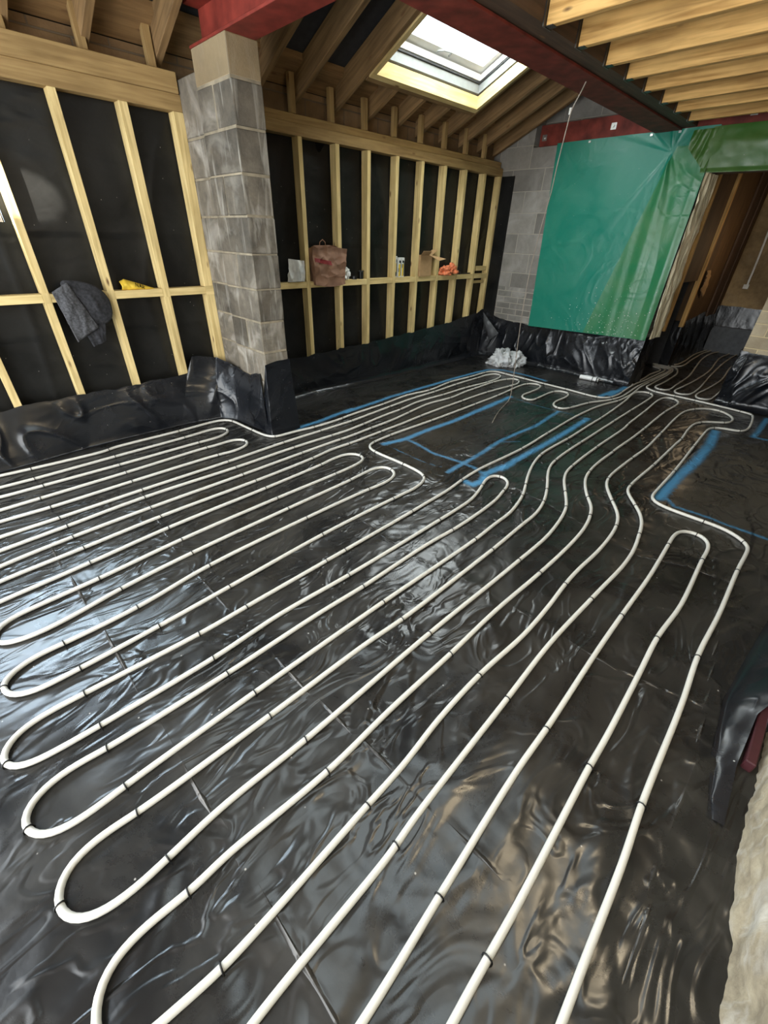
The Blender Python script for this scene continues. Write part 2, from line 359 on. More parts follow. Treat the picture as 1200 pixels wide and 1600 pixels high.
C1 = [(-1.74,7.271),(-1.627,7.298),(-1.565,7.233),(-1.539,7.127),(-1.537,6.994),(-1.546,6.697),(-1.554,6.37),(-1.571,6.089),(-1.571,5.922),(-1.551,5.558),(-1.541,5.492),(-1.558,5.262),(-1.59,5.178),(-1.676,5.114),(-1.82,5.115),(-2.07,5.131),(-2.346,5.129),(-2.635,5.142),(-2.927,5.144),(-3.075,5.138),(-3.113,5.028),(-3.118,4.657),(-3.137,4.269),(-3.083,3.816),(-3.119,3.46),(-3.08,3.08),(-3.045,2.504),(-3.036,2.477),(-3.026,2.133),(-3.05,1.942),(-3.057,1.813),(-3.061,1.738),(-3.078,1.71),(-3.138,1.683),(-3.341,1.656),(-3.563,1.638),(-3.658,1.626),(-3.705,1.59),(-3.729,1.526),(-3.715,1.16),(-3.701,0.609),(-3.689,0.606),(-3.699,0.084),(-3.713,-0.085),(-3.734,-0.352),(-3.658,-0.404),(-3.538,-0.365),(-3.514,-0.11),(-3.511,0.088),(-3.53,0.594),(-3.548,1.156),(-3.564,1.446),(-3.54,1.483),(-3.496,1.497),(-3.442,1.491),(-3.402,1.449),(-3.369,1.35),(-3.37,1.192),(-3.36,0.585),(-3.361,0.094),(-3.363,-0.129),(-3.404,-0.374),(-3.329,-0.428),(-3.185,-0.388),(-3.176,-0.152),(-3.182,0.064),(-3.2,0.571),(-3.234,1.202),(-3.226,1.281),(-3.237,1.4),(-3.213,1.469),(-3.167,1.498),(-3.105,1.493),(-3.057,1.437),(-3.031,1.327),(-3.046,1.202),(-3.035,0.569),(-3.016,0.088),(-3.025,-0.171),(-3.018,-0.372),(-2.948,-0.417),(-2.836,-0.385),(-2.841,-0.195),(-2.846,0.088),(-2.868,0.566),(-2.886,1.194),(-2.916,1.731),(-2.919,2.128),(-2.923,2.402),(-2.925,2.486),(-2.978,3.064),(-3.006,3.442),(-3.007,3.817),(-3.028,4.256),(-3.029,4.701),(-3.027,4.915),(-2.984,5.041),(-2.914,5.042),(-2.853,4.92),(-2.834,4.619),(-2.867,4.24),(-2.871,3.812),(-2.889,3.375),(-2.846,3.082),(-2.828,2.815),(-2.79,2.509),(-2.768,2.272),(-2.77,2.134),(-2.776,1.735),(-2.76,1.21),(-2.76,0.554),(-2.718,0.101),(-2.69,-0.214),(-2.675,-0.372),(-2.608,-0.414),(-2.502,-0.381),(-2.535,-0.233),(-2.577,0.096),(-2.605,0.541),(-2.624,1.185),(-2.646,1.726),(-2.656,2.128),(-2.652,2.175),(-2.673,2.51),(-2.688,2.782),(-2.731,3.089),(-2.775,3.433),(-2.747,3.791),(-2.777,4.098),(-2.78,4.267),(-2.786,4.707),(-2.748,4.95),(-2.679,5.036),(-2.602,4.984),(-2.555,4.851),(-2.563,4.704),(-2.601,4.285),(-2.602,3.817),(-2.585,3.104),(-2.562,2.793),(-2.553,2.514),(-2.537,2.142),(-2.543,1.946),(-2.512,1.727),(-2.48,1.206),(-2.463,0.548),(-2.427,0.126),(-2.397,-0.25),(-2.376,-0.361),(-2.308,-0.397),(-2.224,-0.364),(-2.231,-0.271),(-2.264,0.104),(-2.312,0.538),(-2.343,1.192),(-2.38,1.717),(-2.4,1.872),(-2.384,1.991),(-2.319,2.037),(-2.254,2.03),(-2.219,1.982),(-2.199,1.872),(-2.189,1.71),(-2.177,1.19),(-2.146,0.534),(-2.101,0.114),(-2.083,-0.173),(-2.072,-0.263),(-2.04,-0.305),(-2.004,-0.325),(-1.951,-0.32),(-1.922,-0.297),(-1.907,-0.259),(-1.895,-0.176),(-1.913,-0.021),(-1.949,0.16),(-1.989,0.527),(-2.022,1.179),(-2.046,1.731),(-2.054,1.797),(-2.059,1.983),(-2.032,2.039),(-1.982,2.055),(-1.911,2.034),(-1.864,1.953),(-1.852,1.837),(-1.859,1.72),(-1.86,1.626),(-1.855,1.194),(-1.827,0.55),(-1.769,0.183),(-1.759,-0.116),(-1.763,-0.2),(-1.737,-0.288),(-1.704,-0.33),(-1.663,-0.336),(-1.612,-0.314),(-1.582,-0.266),(-1.576,-0.11),(-1.586,0.204),(-1.608,0.55),(-1.649,1.166),(-1.657,1.756),(-1.656,1.856),(-1.656,1.975),(-1.676,2.078),(-1.714,2.151),(-1.773,2.175),(-1.861,2.186),(-1.976,2.186),(-2.279,2.174),(-2.351,2.186),(-2.408,2.239),(-2.425,2.314),(-2.438,2.499),(-2.44,2.519),(-2.433,3.095),(-2.442,3.802),(-2.452,4.273),(-2.473,4.568),(-2.488,4.814),(-2.474,4.961),(-2.391,5.045),(-2.318,5.006),(-2.28,4.874),(-2.275,4.668),(-2.264,4.471),(-2.186,4.388),(-2.114,4.414),(-2.103,4.533),(-2.111,4.826),(-2.094,4.947),(-2.029,5.01),(-1.95,4.981),(-1.909,4.831),(-1.911,4.6),(-1.877,4.46),(-1.8,4.393),(-1.741,4.417),(-1.704,4.528),(-1.637,4.872),(-1.575,5.014),(-1.508,5.208),(-1.487,5.384),(-1.487,5.444),(-1.498,5.681),(-1.515,5.948),(-1.512,6.238),(-1.509,6.426),(-1.499,6.756),(-1.49,7.027),(-1.496,7.181),(-1.528,7.28),(-1.593,7.329),(-1.754,7.372)]
C2 = [(-1.784,7.413),(-1.606,7.401),(-1.543,7.375),(-1.503,7.284),(-1.476,7.124),(-1.47,6.767),(-1.48,6.333),(-1.477,5.945),(-1.445,5.591),(-1.446,5.329),(-1.449,5.201),(-1.49,5.014),(-1.531,4.736),(-1.543,4.506),(-1.546,4.242),(-1.524,3.675),(-1.501,3.168),(-1.519,2.657),(-1.521,2.557),(-1.507,2.335),(-1.482,2.13),(-1.472,1.899),(-1.465,1.755),(-1.45,1.265),(-1.432,0.598),(-1.424,0.329),(-1.441,-0.121),(-1.444,-0.257),(-1.421,-0.337),(-1.378,-0.375),(-1.343,-0.38),(-1.307,-0.364),(-1.282,-0.329),(-1.269,-0.236),(-1.265,-0.11),(-1.263,0.308),(-1.284,0.643),(-1.275,1.039),(-1.283,1.802),(-1.288,2.021),(-1.296,2.145),(-1.322,2.257),(-1.36,2.372),(-1.393,2.471),(-1.392,2.555),(-1.354,2.59),(-1.3,2.584),(-1.248,2.538),(-1.215,2.426),(-1.183,2.284),(-1.169,2.142),(-1.16,1.917),(-1.16,1.77),(-1.169,1.615),(-1.171,1.471),(-1.161,1.038),(-1.166,0.777),(-1.157,0.309),(-1.163,-0.117),(-1.174,-0.234),(-1.152,-0.323),(-1.12,-0.356),(-1.093,-0.362),(-1.064,-0.358),(-1.03,-0.34),(-1.004,-0.31),(-0.99,-0.225),(-0.996,-0.119),(-1.008,0.344),(-1.015,1.049),(-1.011,1.799),(-1.022,2.008),(-1.028,2.195),(-1.053,2.331),(-1.093,2.475),(-1.147,2.604),(-1.216,2.761),(-1.292,2.984),(-1.334,3.187),(-1.341,3.425),(-1.337,3.693),(-1.35,4.153),(-1.356,4.484),(-1.387,5.072),(-1.408,5.322),(-1.439,5.594),(-1.417,5.745),(-1.327,5.792),(-1.259,5.721),(-1.241,5.509),(-1.236,4.951),(-1.231,4.489),(-1.221,3.771),(-1.217,3.457),(-1.202,3.185),(-1.18,3.044),(-1.13,2.906),(-1.023,2.688),(-0.951,2.507),(-0.91,2.327),(-0.903,2.14),(-0.89,1.86),(-0.888,1.803),(-0.878,1.037),(-0.888,0.825),(-0.888,0.34),(-0.894,-0.117),(-0.904,-0.213),(-0.886,-0.29),(-0.856,-0.324),(-0.816,-0.333),(-0.772,-0.323),(-0.741,-0.298),(-0.72,-0.255),(-0.711,-0.182),(-0.717,-0.099),(-0.732,0.076),(-0.727,0.382),(-0.738,1.062),(-0.733,1.615),(-0.733,1.826),(-0.733,2.018),(-0.738,2.152),(-0.765,2.356),(-0.796,2.499),(-0.82,2.568),(-0.918,2.752),(-0.989,2.883),(-1.044,3.035),(-1.062,3.185),(-1.083,3.711),(-1.089,4.359),(-1.102,4.481),(-1.127,5.05),(-1.152,5.595),(-1.128,5.747),(-1.062,5.776),(-0.978,5.686),(-0.961,5.53),(-0.973,5.186),(-0.955,4.501),(-0.948,4.19),(-0.951,3.743),(-0.948,3.707),(-0.947,3.413),(-0.929,3.188),(-0.891,3.024),(-0.822,2.873),(-0.77,2.785),(-0.699,2.678),(-0.659,2.572),(-0.623,2.408),(-0.605,2.176),(-0.602,1.812),(-0.612,1.398),(-0.605,1.042),(-0.603,0.672),(-0.592,0.382),(-0.606,0.121),(-0.612,0.048),(-0.606,-0.08),(-0.614,-0.149),(-0.614,-0.225),(-0.601,-0.276),(-0.572,-0.306),(-0.532,-0.321),(-0.497,-0.326),(-0.457,-0.312),(-0.438,-0.274),(-0.431,-0.211),(-0.416,-0.088),(-0.416,0.042),(-0.422,0.215),(-0.429,0.394),(-0.435,0.58),(-0.454,0.77),(-0.46,1.058),(-0.444,1.355),(-0.453,1.62),(-0.469,1.82),(-0.473,1.986),(-0.467,2.205),(-0.476,2.432),(-0.498,2.588),(-0.54,2.716),(-0.637,2.871),(-0.747,3.056),(-0.784,3.19),(-0.79,3.701),(-0.782,4.018),(-0.806,4.496),(-0.839,5.167),(-0.827,5.402),(-0.771,5.57),(-0.687,5.683),(-0.589,5.705),(-0.48,5.623),(-0.426,5.512),(-0.42,5.397),(-0.449,5.319),(-0.534,5.247),(-0.619,5.151),(-0.658,5.004),(-0.655,4.769),(-0.632,4.491),(-0.632,4.316),(-0.625,3.704),(-0.628,3.203),(-0.614,3.093),(-0.513,2.939),(-0.439,2.828),(-0.39,2.708),(-0.364,2.59),(-0.329,2.391),(-0.318,2.186),(-0.327,1.932),(-0.33,1.822),(-0.34,1.401),(-0.326,1.037),(-0.302,0.439),(-0.295,0.392),(-0.289,-0.062),(-0.279,-0.157),(-0.247,-0.18),(-0.178,-0.14),(-0.126,-0.056),(-0.121,0.103),(-0.138,0.406),(-0.162,0.843),(-0.163,1.033),(-0.179,1.522),(-0.184,1.815),(-0.187,2.197),(-0.198,2.448),(-0.207,2.614),(-0.211,2.753),(-0.185,2.835),(-0.117,2.857),(-0.064,2.834),(-0.033,2.745),(-0.03,2.603),(-0.008,2.096),(-0.022,1.792),(-0.011,1.516),(0.001,1.139),(0.001,1.025),(0.018,0.505),(0.018,0.394),(0.021,0.249),(0.03,0.137),(0.069,0.113),(0.148,0.174),(0.191,0.269),(0.192,0.425),(0.187,0.548),(0.178,0.834),(0.164,1.034),(0.151,1.51),(0.133,1.812),(0.138,2.171),(0.13,2.631),(0.133,2.868),(0.129,2.938),(0.091,2.989),(-0.007,3.045),(-0.136,3.05),(-0.35,3.051),(-0.436,3.078),(-0.465,3.14),(-0.469,3.229),(-0.477,3.712),(-0.506,4.378),(-0.523,4.802),(-0.522,4.989),(-0.487,5.076),(-0.399,5.118),(-0.292,5.159),(-0.262,5.254),(-0.264,5.458),(-0.291,5.73),(-0.318,5.845),(-0.438,5.867),(-0.866,5.905),(-1.091,5.904),(-1.299,5.905),(-1.375,5.954),(-1.42,5.994),(-1.434,6.092),(-1.435,6.288),(-1.437,6.709),(-1.443,7.006),(-1.46,7.199),(-1.493,7.325),(-1.549,7.414),(-1.652,7.442),(-1.8,7.466)]
C3 = [(-1.812,7.502),(-1.659,7.524),(-1.545,7.49),(-1.478,7.43),(-1.411,7.261),(-1.372,7.07),(-1.355,6.666),(-1.355,6.275),(-1.365,6.147),(-1.332,6.069),(-1.286,6.043),(-1.224,6.078),(-1.199,6.169),(-1.208,6.436),(-1.216,6.985),(-1.235,7.216),(-1.312,7.837),(-1.388,8.569),(-1.384,9.081),(-1.324,9.36),(-1.261,9.561),(-1.193,9.562),(-1.179,9.31),(-1.205,8.78),(-1.109,7.671),(-1.101,7.014),(-1.127,6.413),(-1.138,6.119),(-1.077,6.027),(-0.984,6.105),(-0.962,6.372),(-1.036,7.466),(-1.087,8.585),(-1.059,9.425),(-1.005,9.538),(-0.952,9.135),(-0.948,8.413),(-0.938,8.043),(-0.872,7.211),(-0.889,6.612),(-0.912,6.13),(-0.859,6.017),(-0.768,6.061),(-0.75,6.257),(-0.753,6.59),(-0.768,7.083)]
C4 = [(-1.821,7.533),(-1.669,7.622),(-1.61,7.66),(-1.581,7.778),(-1.6,8.18),(-1.626,8.654),(-1.599,9.113),(-1.571,9.374),(-1.498,9.609),(-1.464,9.532),(-1.498,9.365),(-1.541,9.016),(-1.554,8.64),(-1.525,7.997),(-1.544,7.672),(-1.614,7.582),(-1.807,7.488)]
C5 = [(-1.794,7.444),(-1.551,7.511),(-1.482,7.57),(-1.454,7.725),(-1.478,8.227),(-1.486,8.636),(-1.49,8.943),(-1.442,9.35),(-1.408,9.515)]
C6 = [(-1.596,5.992),(-1.594,6.227),(-1.599,6.507),(-1.61,6.745),(-1.594,6.933),(-1.588,7.093),(-1.633,7.204),(-1.731,7.241)]
CLIPS_C1 = [(-3.635,1.629),(-3.32,1.659),(-3.061,1.738),(-3.027,2.122),(-3.035,2.459),(-3.473,1.494),(-3.14,1.496),(-3.046,1.193),(-2.886,1.188),(-2.915,1.719),(-2.919,2.113),(-2.925,2.469),(-2.76,1.202),(-2.776,1.722),(-2.77,2.12),(-2.789,2.495),(-2.624,1.181),(-2.646,1.714),(-2.656,2.114),(-2.48,1.198),(-2.511,1.714),(-2.538,2.124),(-2.343,1.19),(-2.379,1.705),(-2.29,2.034),(-2.189,1.698),(-2.177,1.181),(-2.022,1.17),(-2.045,1.718),(-1.859,1.715),(-3.699,0.084),(-3.689,0.602),(-3.511,0.088),(-3.53,0.589),(-3.361,0.094),(-3.36,0.579),(-3.182,0.063),(-3.2,0.566),(-3.016,0.088),(-3.035,0.565),(-2.846,0.088),(-2.868,0.561),(-2.759,0.547),(-2.605,0.54),(-3.715,1.151),(-3.548,1.147),(-3.37,1.184),(-3.234,1.193),(-2.718,0.098),(-2.577,0.094),(-2.427,0.124),(-2.463,0.544),(-2.264,0.103),(-2.311,0.532),(-2.101,0.113),(-2.145,0.528),(-1.948,0.157),(-1.989,0.523),(-1.769,0.182),(-1.826,0.544),(-1.855,1.184),(-1.608,0.545),(-3.079,3.058),(-3.085,3.792),(-3.133,4.238),(-3.12,4.626),(-3.113,4.993),(-2.976,3.041),(-3.007,3.791),(-3.027,4.226),(-3.029,4.669),(-2.845,3.06),(-2.872,3.787),(-2.867,4.211),(-2.834,4.615),(-2.672,2.492),(-2.728,3.066),(-2.749,3.767),(-2.779,4.238),(-2.785,4.62),(-2.552,2.496),(-2.583,3.082),(-2.601,3.789),(-2.601,4.258),(-2.438,2.5),(-2.433,3.074),(-2.442,3.795),(-2.42,2.292),(-2.264,2.175),(-1.962,2.186),(-1.961,2.049),(-2.908,5.144),(-2.615,5.141),(-2.33,5.129),(-2.054,5.13),(-1.807,5.115),(-1.676,5.114),(-2.905,5.023),(-2.786,4.675),(-2.753,4.92),(-2.61,4.989),(-2.566,4.674),(-2.451,4.244),(-2.478,4.924),(-2.326,5.01),(-2.175,4.392),(-2.106,4.504),(-2.101,4.897),(-1.946,4.966),(-1.8,4.393),(-1.712,4.503),(-1.646,4.827),(-1.716,2.152),(-1.657,1.747),(-1.568,5.235),(-1.526,5.154),(-1.759,-0.116),(-1.672,-0.335),(-1.576,-0.109),(-1.586,0.202),(-1.648,1.157),(-1.545,5.519)]
CLIPS_C2 = [(-1.465,1.743),(-1.505,2.318),(-1.283,1.79),(-1.354,2.355),(-1.342,2.589),(-1.211,2.408),(-1.161,1.759),(-1.011,1.793),(-0.888,1.791),(-1.459,5.155),(-1.502,3.146),(-1.523,3.65),(-1.337,3.668),(-1.355,4.453),(-1.329,3.165),(-1.147,2.604),(-1.087,2.455),(-1.198,3.162),(-1.22,3.669),(-1.231,4.458),(-1.012,2.66),(-1.059,3.158),(-1.082,3.686),(-0.909,2.734),(-0.923,3.162),(-0.948,3.682),(-0.758,2.767),(-0.79,3.675),(-0.777,3.166),(-0.625,3.181),(-0.947,2.489),(-0.81,2.538),(-0.733,1.814),(-0.655,2.555),(-0.602,1.8),(-0.627,2.855),(-0.495,2.569),(-0.468,1.808),(-0.503,2.924),(-0.361,2.573),(-1.303,5.767),(-1.039,5.752),(-1.29,5.905),(-1.083,5.904),(-0.858,5.904),(-0.428,5.865),(-0.309,5.805),(-0.302,5.155),(-0.499,5.047),(-0.782,5.537),(-0.568,5.689),(-0.462,5.308),(-0.626,5.123),(-0.632,4.458),(-0.625,3.679),(-0.804,4.465),(-0.972,5.16),(-0.954,4.47),(-1.1,4.461),(-1.236,4.917),(-0.505,4.349),(-0.477,3.687),(-0.33,1.81),(-0.184,1.805),(-0.021,1.779),(0.134,1.8),(-0.134,3.05),(0.104,2.972),(0.13,2.617),(-0.206,2.601),(-0.109,2.853),(-0.03,2.592),(-0.163,1.025),(0.001,1.018),(0.164,1.028),(-1.424,0.327),(-1.441,-0.12),(-1.335,-0.377),(-1.265,-0.11),(-1.263,0.306),(-1.163,-0.117),(-1.157,0.307),(-1.06,-0.356),(-0.996,-0.118),(-1.008,0.342),(-0.894,-0.116),(-0.888,0.337),(-0.727,0.379),(-1.43,0.539),(-0.812,-0.332),(-0.717,-0.098),(-0.606,-0.08),(-0.416,-0.087),(-0.592,0.378),(-0.429,0.394),(-1.015,1.042),(-0.878,1.03),(-0.738,1.054),(-0.605,1.035),(-0.46,1.048),(-0.326,1.03),(-1.161,1.034),(-0.295,0.389),(-0.138,0.403),(0.018,0.392),(-1.443,1.024),(-1.275,1.032),(-1.447,1.153),(-1.48,6.29)]
CLIPS_C3 = [(-1.286,6.043)]
CLIPS_C4 = []
CLIPS_C5 = []
CLIPS_C6 = []
PAINT = [(0.035,[(-3.133,1.998),(-3.139,2.264),(-3.168,2.443),(-3.201,2.719),(-3.165,2.604),(-3.193,2.945),(-3.225,3.344),(-3.227,3.754),(-3.227,4.082),(-3.234,4.474),(-3.224,4.878),(-3.194,5.197),(-3.049,5.333),(-2.72,5.355),(-2.419,5.316)]),
 (0.035,[(-2.355,2.355),(-2.318,2.522),(-2.311,2.596),(-2.318,2.883),(-2.302,3.226),(-2.311,3.489),(-2.346,4.131),(-2.313,3.519),(-2.32,3.904),(-2.355,4.377)]),
 (0.012,[(-2.355,4.377),(-2.06,4.321),(-1.751,4.348),(-1.539,4.346),(-1.401,4.358)]),
 (0.022,[(-2.291,2.575),(-2.167,2.572),(-1.962,2.534),(-1.705,2.577),(-1.564,2.57),(-1.474,2.543)]),
 (0.035,[(-1.493,2.341),(-1.421,2.336),(-1.41,2.434),(-1.455,2.566),(-1.418,2.87),(-1.417,2.72),(-1.429,2.928),(-1.424,3.476),(-1.433,3.895),(-1.452,4.366)]),
 (0.026,[(-1.663,2.36),(-1.677,2.54),(-1.686,2.814),(-1.727,3.167),(-1.727,3.167),(-1.723,3.461),(-1.701,3.754),(-1.752,4.33)]),
 (0.008,[(-2.282,2.359),(-2.047,2.345),(-1.866,2.358),(-1.757,2.383)]),
 (0.01,[(-1.696,3.181),(-1.602,3.312)]),
 (0.05,[(-0.467,5.001),(-0.422,4.551),(-0.413,4.09),(-0.433,3.662),(-0.432,3.176)]),
 (0.02,[(-0.439,3.274),(-0.317,3.132),(-0.143,3.149),(0.047,3.142),(0.188,3.148)]),
 (0.03,[(-0.186,5.866),(-0.177,5.292),(-0.189,5.111),(-0.074,5.129)]),
 (0.04,[(-1.676,5.201),(-1.644,5.575),(-1.608,5.344),(-1.617,5.898)])]
CREASES = [[(-3.2,0.584),(-2.568,0.527),(-2.059,0.469),(-1.774,0.474),(-1.411,0.486),(-1.213,0.485),(-0.923,0.499),(-0.69,0.518),(-0.49,0.535),(-0.318,0.535),(-0.156,0.549),(-0.014,0.561)],
 [(-2.615,-0.014),(-1.842,0.022),(-1.62,0.025),(-1.441,0.031),(-1.282,0.038),(-1.127,0.039),(-0.961,0.039),(-0.824,0.043),(-0.703,0.058),(-0.579,0.053),(-0.451,0.058),(-0.334,0.06),(-0.229,0.069),(-0.156,0.068)],
 [(-1.649,1.44),(-1.172,1.399),(-0.817,1.479),(-0.572,1.48),(-0.416,1.501),(-0.228,1.489),(-0.092,1.492),(0.091,1.535),(0.237,1.572)],
 [(-1.216,2.539),(-0.949,2.508),(-0.651,2.441),(-0.284,2.372),(-0.081,2.47),(0.152,2.496)],
 [(-0.171,3.443),(0.17,1.993),(0.256,1.232),(0.238,0.937),(0.27,0.753),(0.272,0.593)]]

# ------------------------------------------------------------------ floor: one black membrane, with creases and sprayed lines
def seg_dist(x, y, pl):
    d = 9
    for (ax, ay), (bx, by) in zip(pl, pl[1:]):
        vx, vy = bx-ax, by-ay; t = ((x-ax)*vx+(y-ay)*vy)/(vx*vx+vy*vy+1e-9); t = 0 if t < 0 else 1 if t > 1 else t
        e = (x-ax-t*vx)**2+(y-ay-t*vy)**2
        if e < d: d = e
    return math.sqrt(d)
def bbox(pl, m): xs = [p[0] for p in pl]; ys = [p[1] for p in pl]; return min(xs)-m, max(xs)+m, min(ys)-m, max(ys)+m
PB = [(wd, pl, bbox(pl, wd*2.5)) for wd, pl in PAINT]
CB = [(pl, bbox(pl, .04)) for pl in CREASES]
def floor_h(x, y):
    p = (x, y, 0); e = math.exp(-((x+.4)**2+(y-.7)**2)/3.5)
    wx, wy = x+.12*noise.noise(Vector((x*2, y*2, 3))), y+.12*noise.noise(Vector((x*2, y*2, 9)))
    mk = max(0, min(1, .5+1.6*noise.noise(Vector((x*.8, y*.8, 7)))))
    mk = max(mk, e*.9)
    h = (.008*ridge((wx, wy*.5, 1), 2.6, 9)*(.25+e)+.0022*ridge((wx*.7, wy, 5), 6, 8)*(.2+e))*mk
    q = (wx*.9+wy*.35, wy*.9-wx*.35, 2)
    h += .007*ridge((q[0]*1.5, q[1]*.4, 2), 3.0, 10)*(.1+.9*e)*(.3+.7*mk)
    for pl, (x0, x1, y0, y1) in CB:
        if x0 < x < x1 and y0 < y < y1:
            d = seg_dist(x, y, pl)
            if d < .03: h += .005*math.exp(-(d/.008)**2)
    return min(h, .010)
def floor_mesh(x0, x1, y0, y1, st, name):
    nx, ny = int((x1-x0)/st), int((y1-y0)/st); vs = []; pa = []; cr = []
    for j in range(ny+1):
        y = y0+(y1-y0)*j/ny
        for i in range(nx+1):
            x = x0+(x1-x0)*i/nx; vs.append((x, y, floor_h(x, y))); a = 0
            for wd, pl, (a0, a1, b0, b1) in PB:
                if a0 < x < a1 and b0 < y < b1:
                    d = seg_dist(x, y, pl); a = max(a, math.exp(-(d/wd)**2*1.1)*min(1, .55+wd*12))
            pa.append(a); d = .1
            for pl, (a0, a1, b0, b1) in CB:
                if a0 < x < a1 and b0 < y < b1: d = min(d, seg_dist(x, y, pl))
            cr.append(d)
    fs = [(k, k+1, k+nx+2, k+nx+1) for j in range(ny) for k in range(j*(nx+1), j*(nx+1)+nx)]
    me = bpy.data.meshes.new(name); me.from_pydata(vs, [], fs); me.polygons.foreach_set('use_smooth', [True]*len(fs))
    at = me.attributes.new('paint', 'FLOAT', 'POINT'); at.data.foreach_set('value', pa)
    at = me.attributes.new('crease', 'FLOAT', 'POINT'); at.data.foreach_set('value', cr)
    me.materials.append(FLOORM); o = bpy.data.objects.new(name, me); COL.objects.link(o); return struct(o)
fl_ = floor_mesh(-4.10, .52, -1.7, 6.15, .018, 'floor')
fl2 = floor_mesh(-3.2, .75, 6.15, 9.8, .04, 'floor')

# ------------------------------------------------------------------ walls, roof, ceiling
mb = MB()   # left wall with the side window opening
for a in ((-1.7, -.9, 0, 2.52), (.54, 6.3, 0, 2.52), (-.9, .54, 0, 1.50), (-.9, .54, 2.15, 2.52)): mb.box(-4.25, -4.10, a[0], a[1], a[2], a[3], True)
struct(mb.build('wall_left', SIDEBLOCK))
mb = MB()
for a in ((-1.7, -.9, 0, 2.19), (.54, 1.86, 0, 2.19), (1.98, 5.97, 0, 2.19), (-.9, .54, 0, 1.50), (-.9, .54, 2.15, 2.19)): mb.box(-4.05, -4.035, a[0], a[1], a[2], a[3])
for (y0, y1, z0, z1) in ((-1.7, -.9, .05, 2.19), (.54, 1.85, .05, 2.19), (1.99, 5.96, .05, 2.19), (-.9, .54, .05, 1.50)):
    def hang(u, v, y0=y0, y1=y1, z0=z0, z1=z1):
        y = y0+(y1-y0)*u; z = z0+(z1-z0)*v; s1 = 1.42+.02*math.sin(y*1.3); s2 = .80+.015*math.sin(y*2)
        return (-4.030+.006*fbm((y*.9, z*.5, 2), 3, 2)+.006*(z > s1)*math.exp(-(z-s1)*6)+.005*(z > s2)*math.exp(-(z-s2)*6)+.007*ridge((y, z*.35, 4), 2.2, 14), y, z)
    mb.grid(hang, int((y1-y0)/.02), int((z1-z0)/.02))
wm = mb.build('hanging_membrane', WALLMEMB, smooth=True); tag(wm, 'black plastic sheet hanging flat on the wall behind both timber stud frames', 'membrane')
mb = MB().box(-4.1, -3.55, 5.98, 6.3, .95, 3.0, True).box(-3.55, -1.61, 5.98, 6.3, .95, 2.45, True).box(-3.55, -2.0, 6.19, 6.3, 2.45, 3.5, True)
struct(mb.build('wall_back', BACKBLOCK))
struct(MB().box(-4.1, -1.61, 5.98, 6.3, 0, .95, True).build('wall_back', BACKBRICK))
struct(MB().box(-1.57, 1.0, 6.0, 6.3, 2.12, 2.45).build('trim_1', DARKW))
struct(MB().box(-2.0, 1.0, 6.19, 6.3, 2.45, 2.9).build('trim_2', DARKW))
struct(MB().box(-.67, 1.0, 6.1, 6.35, 0, 2.12, True).build('wall_back', PIERBRICK))
struct(MB().box(.62, .78, 1.7, 6.1, 0, 2.66, True).build('wall_right', BLOCK))
# room beyond the doorway
struct(MB().box(-1.72, -1.6, 7.46, 9.5, 0, 2.5).build('wall_far_room_left', DBOARD))
struct(MB().box(-3.3, -1.72, 7.46, 7.6, 0, 2.5).box(-3.4, -3.3, 6.3, 7.6, 0, 2.5).build('wall_far_room_recess', FELT))  # dark colour on the recess walls stands in for shade in the opening
o = MB().box(-1.725, -1.60, 7.445, 7.458, 0, .62).build('black_end_cover', MEMB); tag(o, 'added black cover darkening the end of the passage wall, below the bright timber post', 'membrane')  # black box added to darken the lit brown end face
struct(MB().box(-1.72, 1.0, 9.42, 9.6, .0, 2.5, True).build('wall_far_room_back', PLASTER))
struct(MB().box(.75, .9, 6.3, 9.6, 0, 2.5, True).build('wall_far_room_right', PLASTER))
struct(MB().box(-3.4, 1.0, 6.3, 9.6, 2.5, 2.6).build('ceiling', DARKW))
# sloping roof deck left of the long beam, with the skylight opening
RS = .435
def soff(x): return 2.46+RS*(x+3.93)
def deck(mb, x0, x1, y0, y1, o0=.2, o1=.23):
    z = lambda x, o: soff(x)+o
    return mb.hexa([(x0, y0, z(x0, o0)), (x1, y0, z(x1, o0)), (x1, y1, z(x1, o0)), (x0, y1, z(x0, o0)), (x0, y0, z(x0, o1)), (x1, y0, z(x1, o1)), (x1, y1, z(x1, o1)), (x0, y1, z(x0, o1))])
SKX0, SKX1, SKY0, SKY1 = -3.60, -2.62, 3.30, 4.80
mb = MB(); deck(mb, -4.25, -1.95, -1.7, SKY0); deck(mb, -4.25, -1.95, SKY1, 6.3); deck(mb, -4.25, SKX0, SKY0, SKY1); deck(mb, SKX1, -1.95, SKY0, SKY1)
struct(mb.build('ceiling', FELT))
mb = MB()   # timber battens showing between the rafters near the eaves
deck(mb, -4.1, -3.86, -1.7, 6.1, .14, .19); struct(mb.build('trim_3', BOARD))
struct(MB().box(-1.98, -1.90, -1.7, 6.19, 2.69, 3.6).build('light_blocker_above_beam', DARKW))  # added box closing the gap so sky light cannot leak in
mb = MB()
for y0, y1, x0, x1 in ((-1.7, -1.0, -1.86, .9), (-.996, .2, -1.86, .9), (.2, 1.8, -.1, .9), (.2, 1.8, -1.86, -1.80), (1.8, 2.6, -1.86, .9), (2.604, 3.4, -1.86, .9), (3.404, 4.2, -1.86, .9), (4.204, 5.0, -1.86, .9), (5.004, 6.22, -1.86, .9)): mb.box(x0, x1, y0, y1, 2.665, 2.69)
struct(mb.build('ceiling', DARKW))

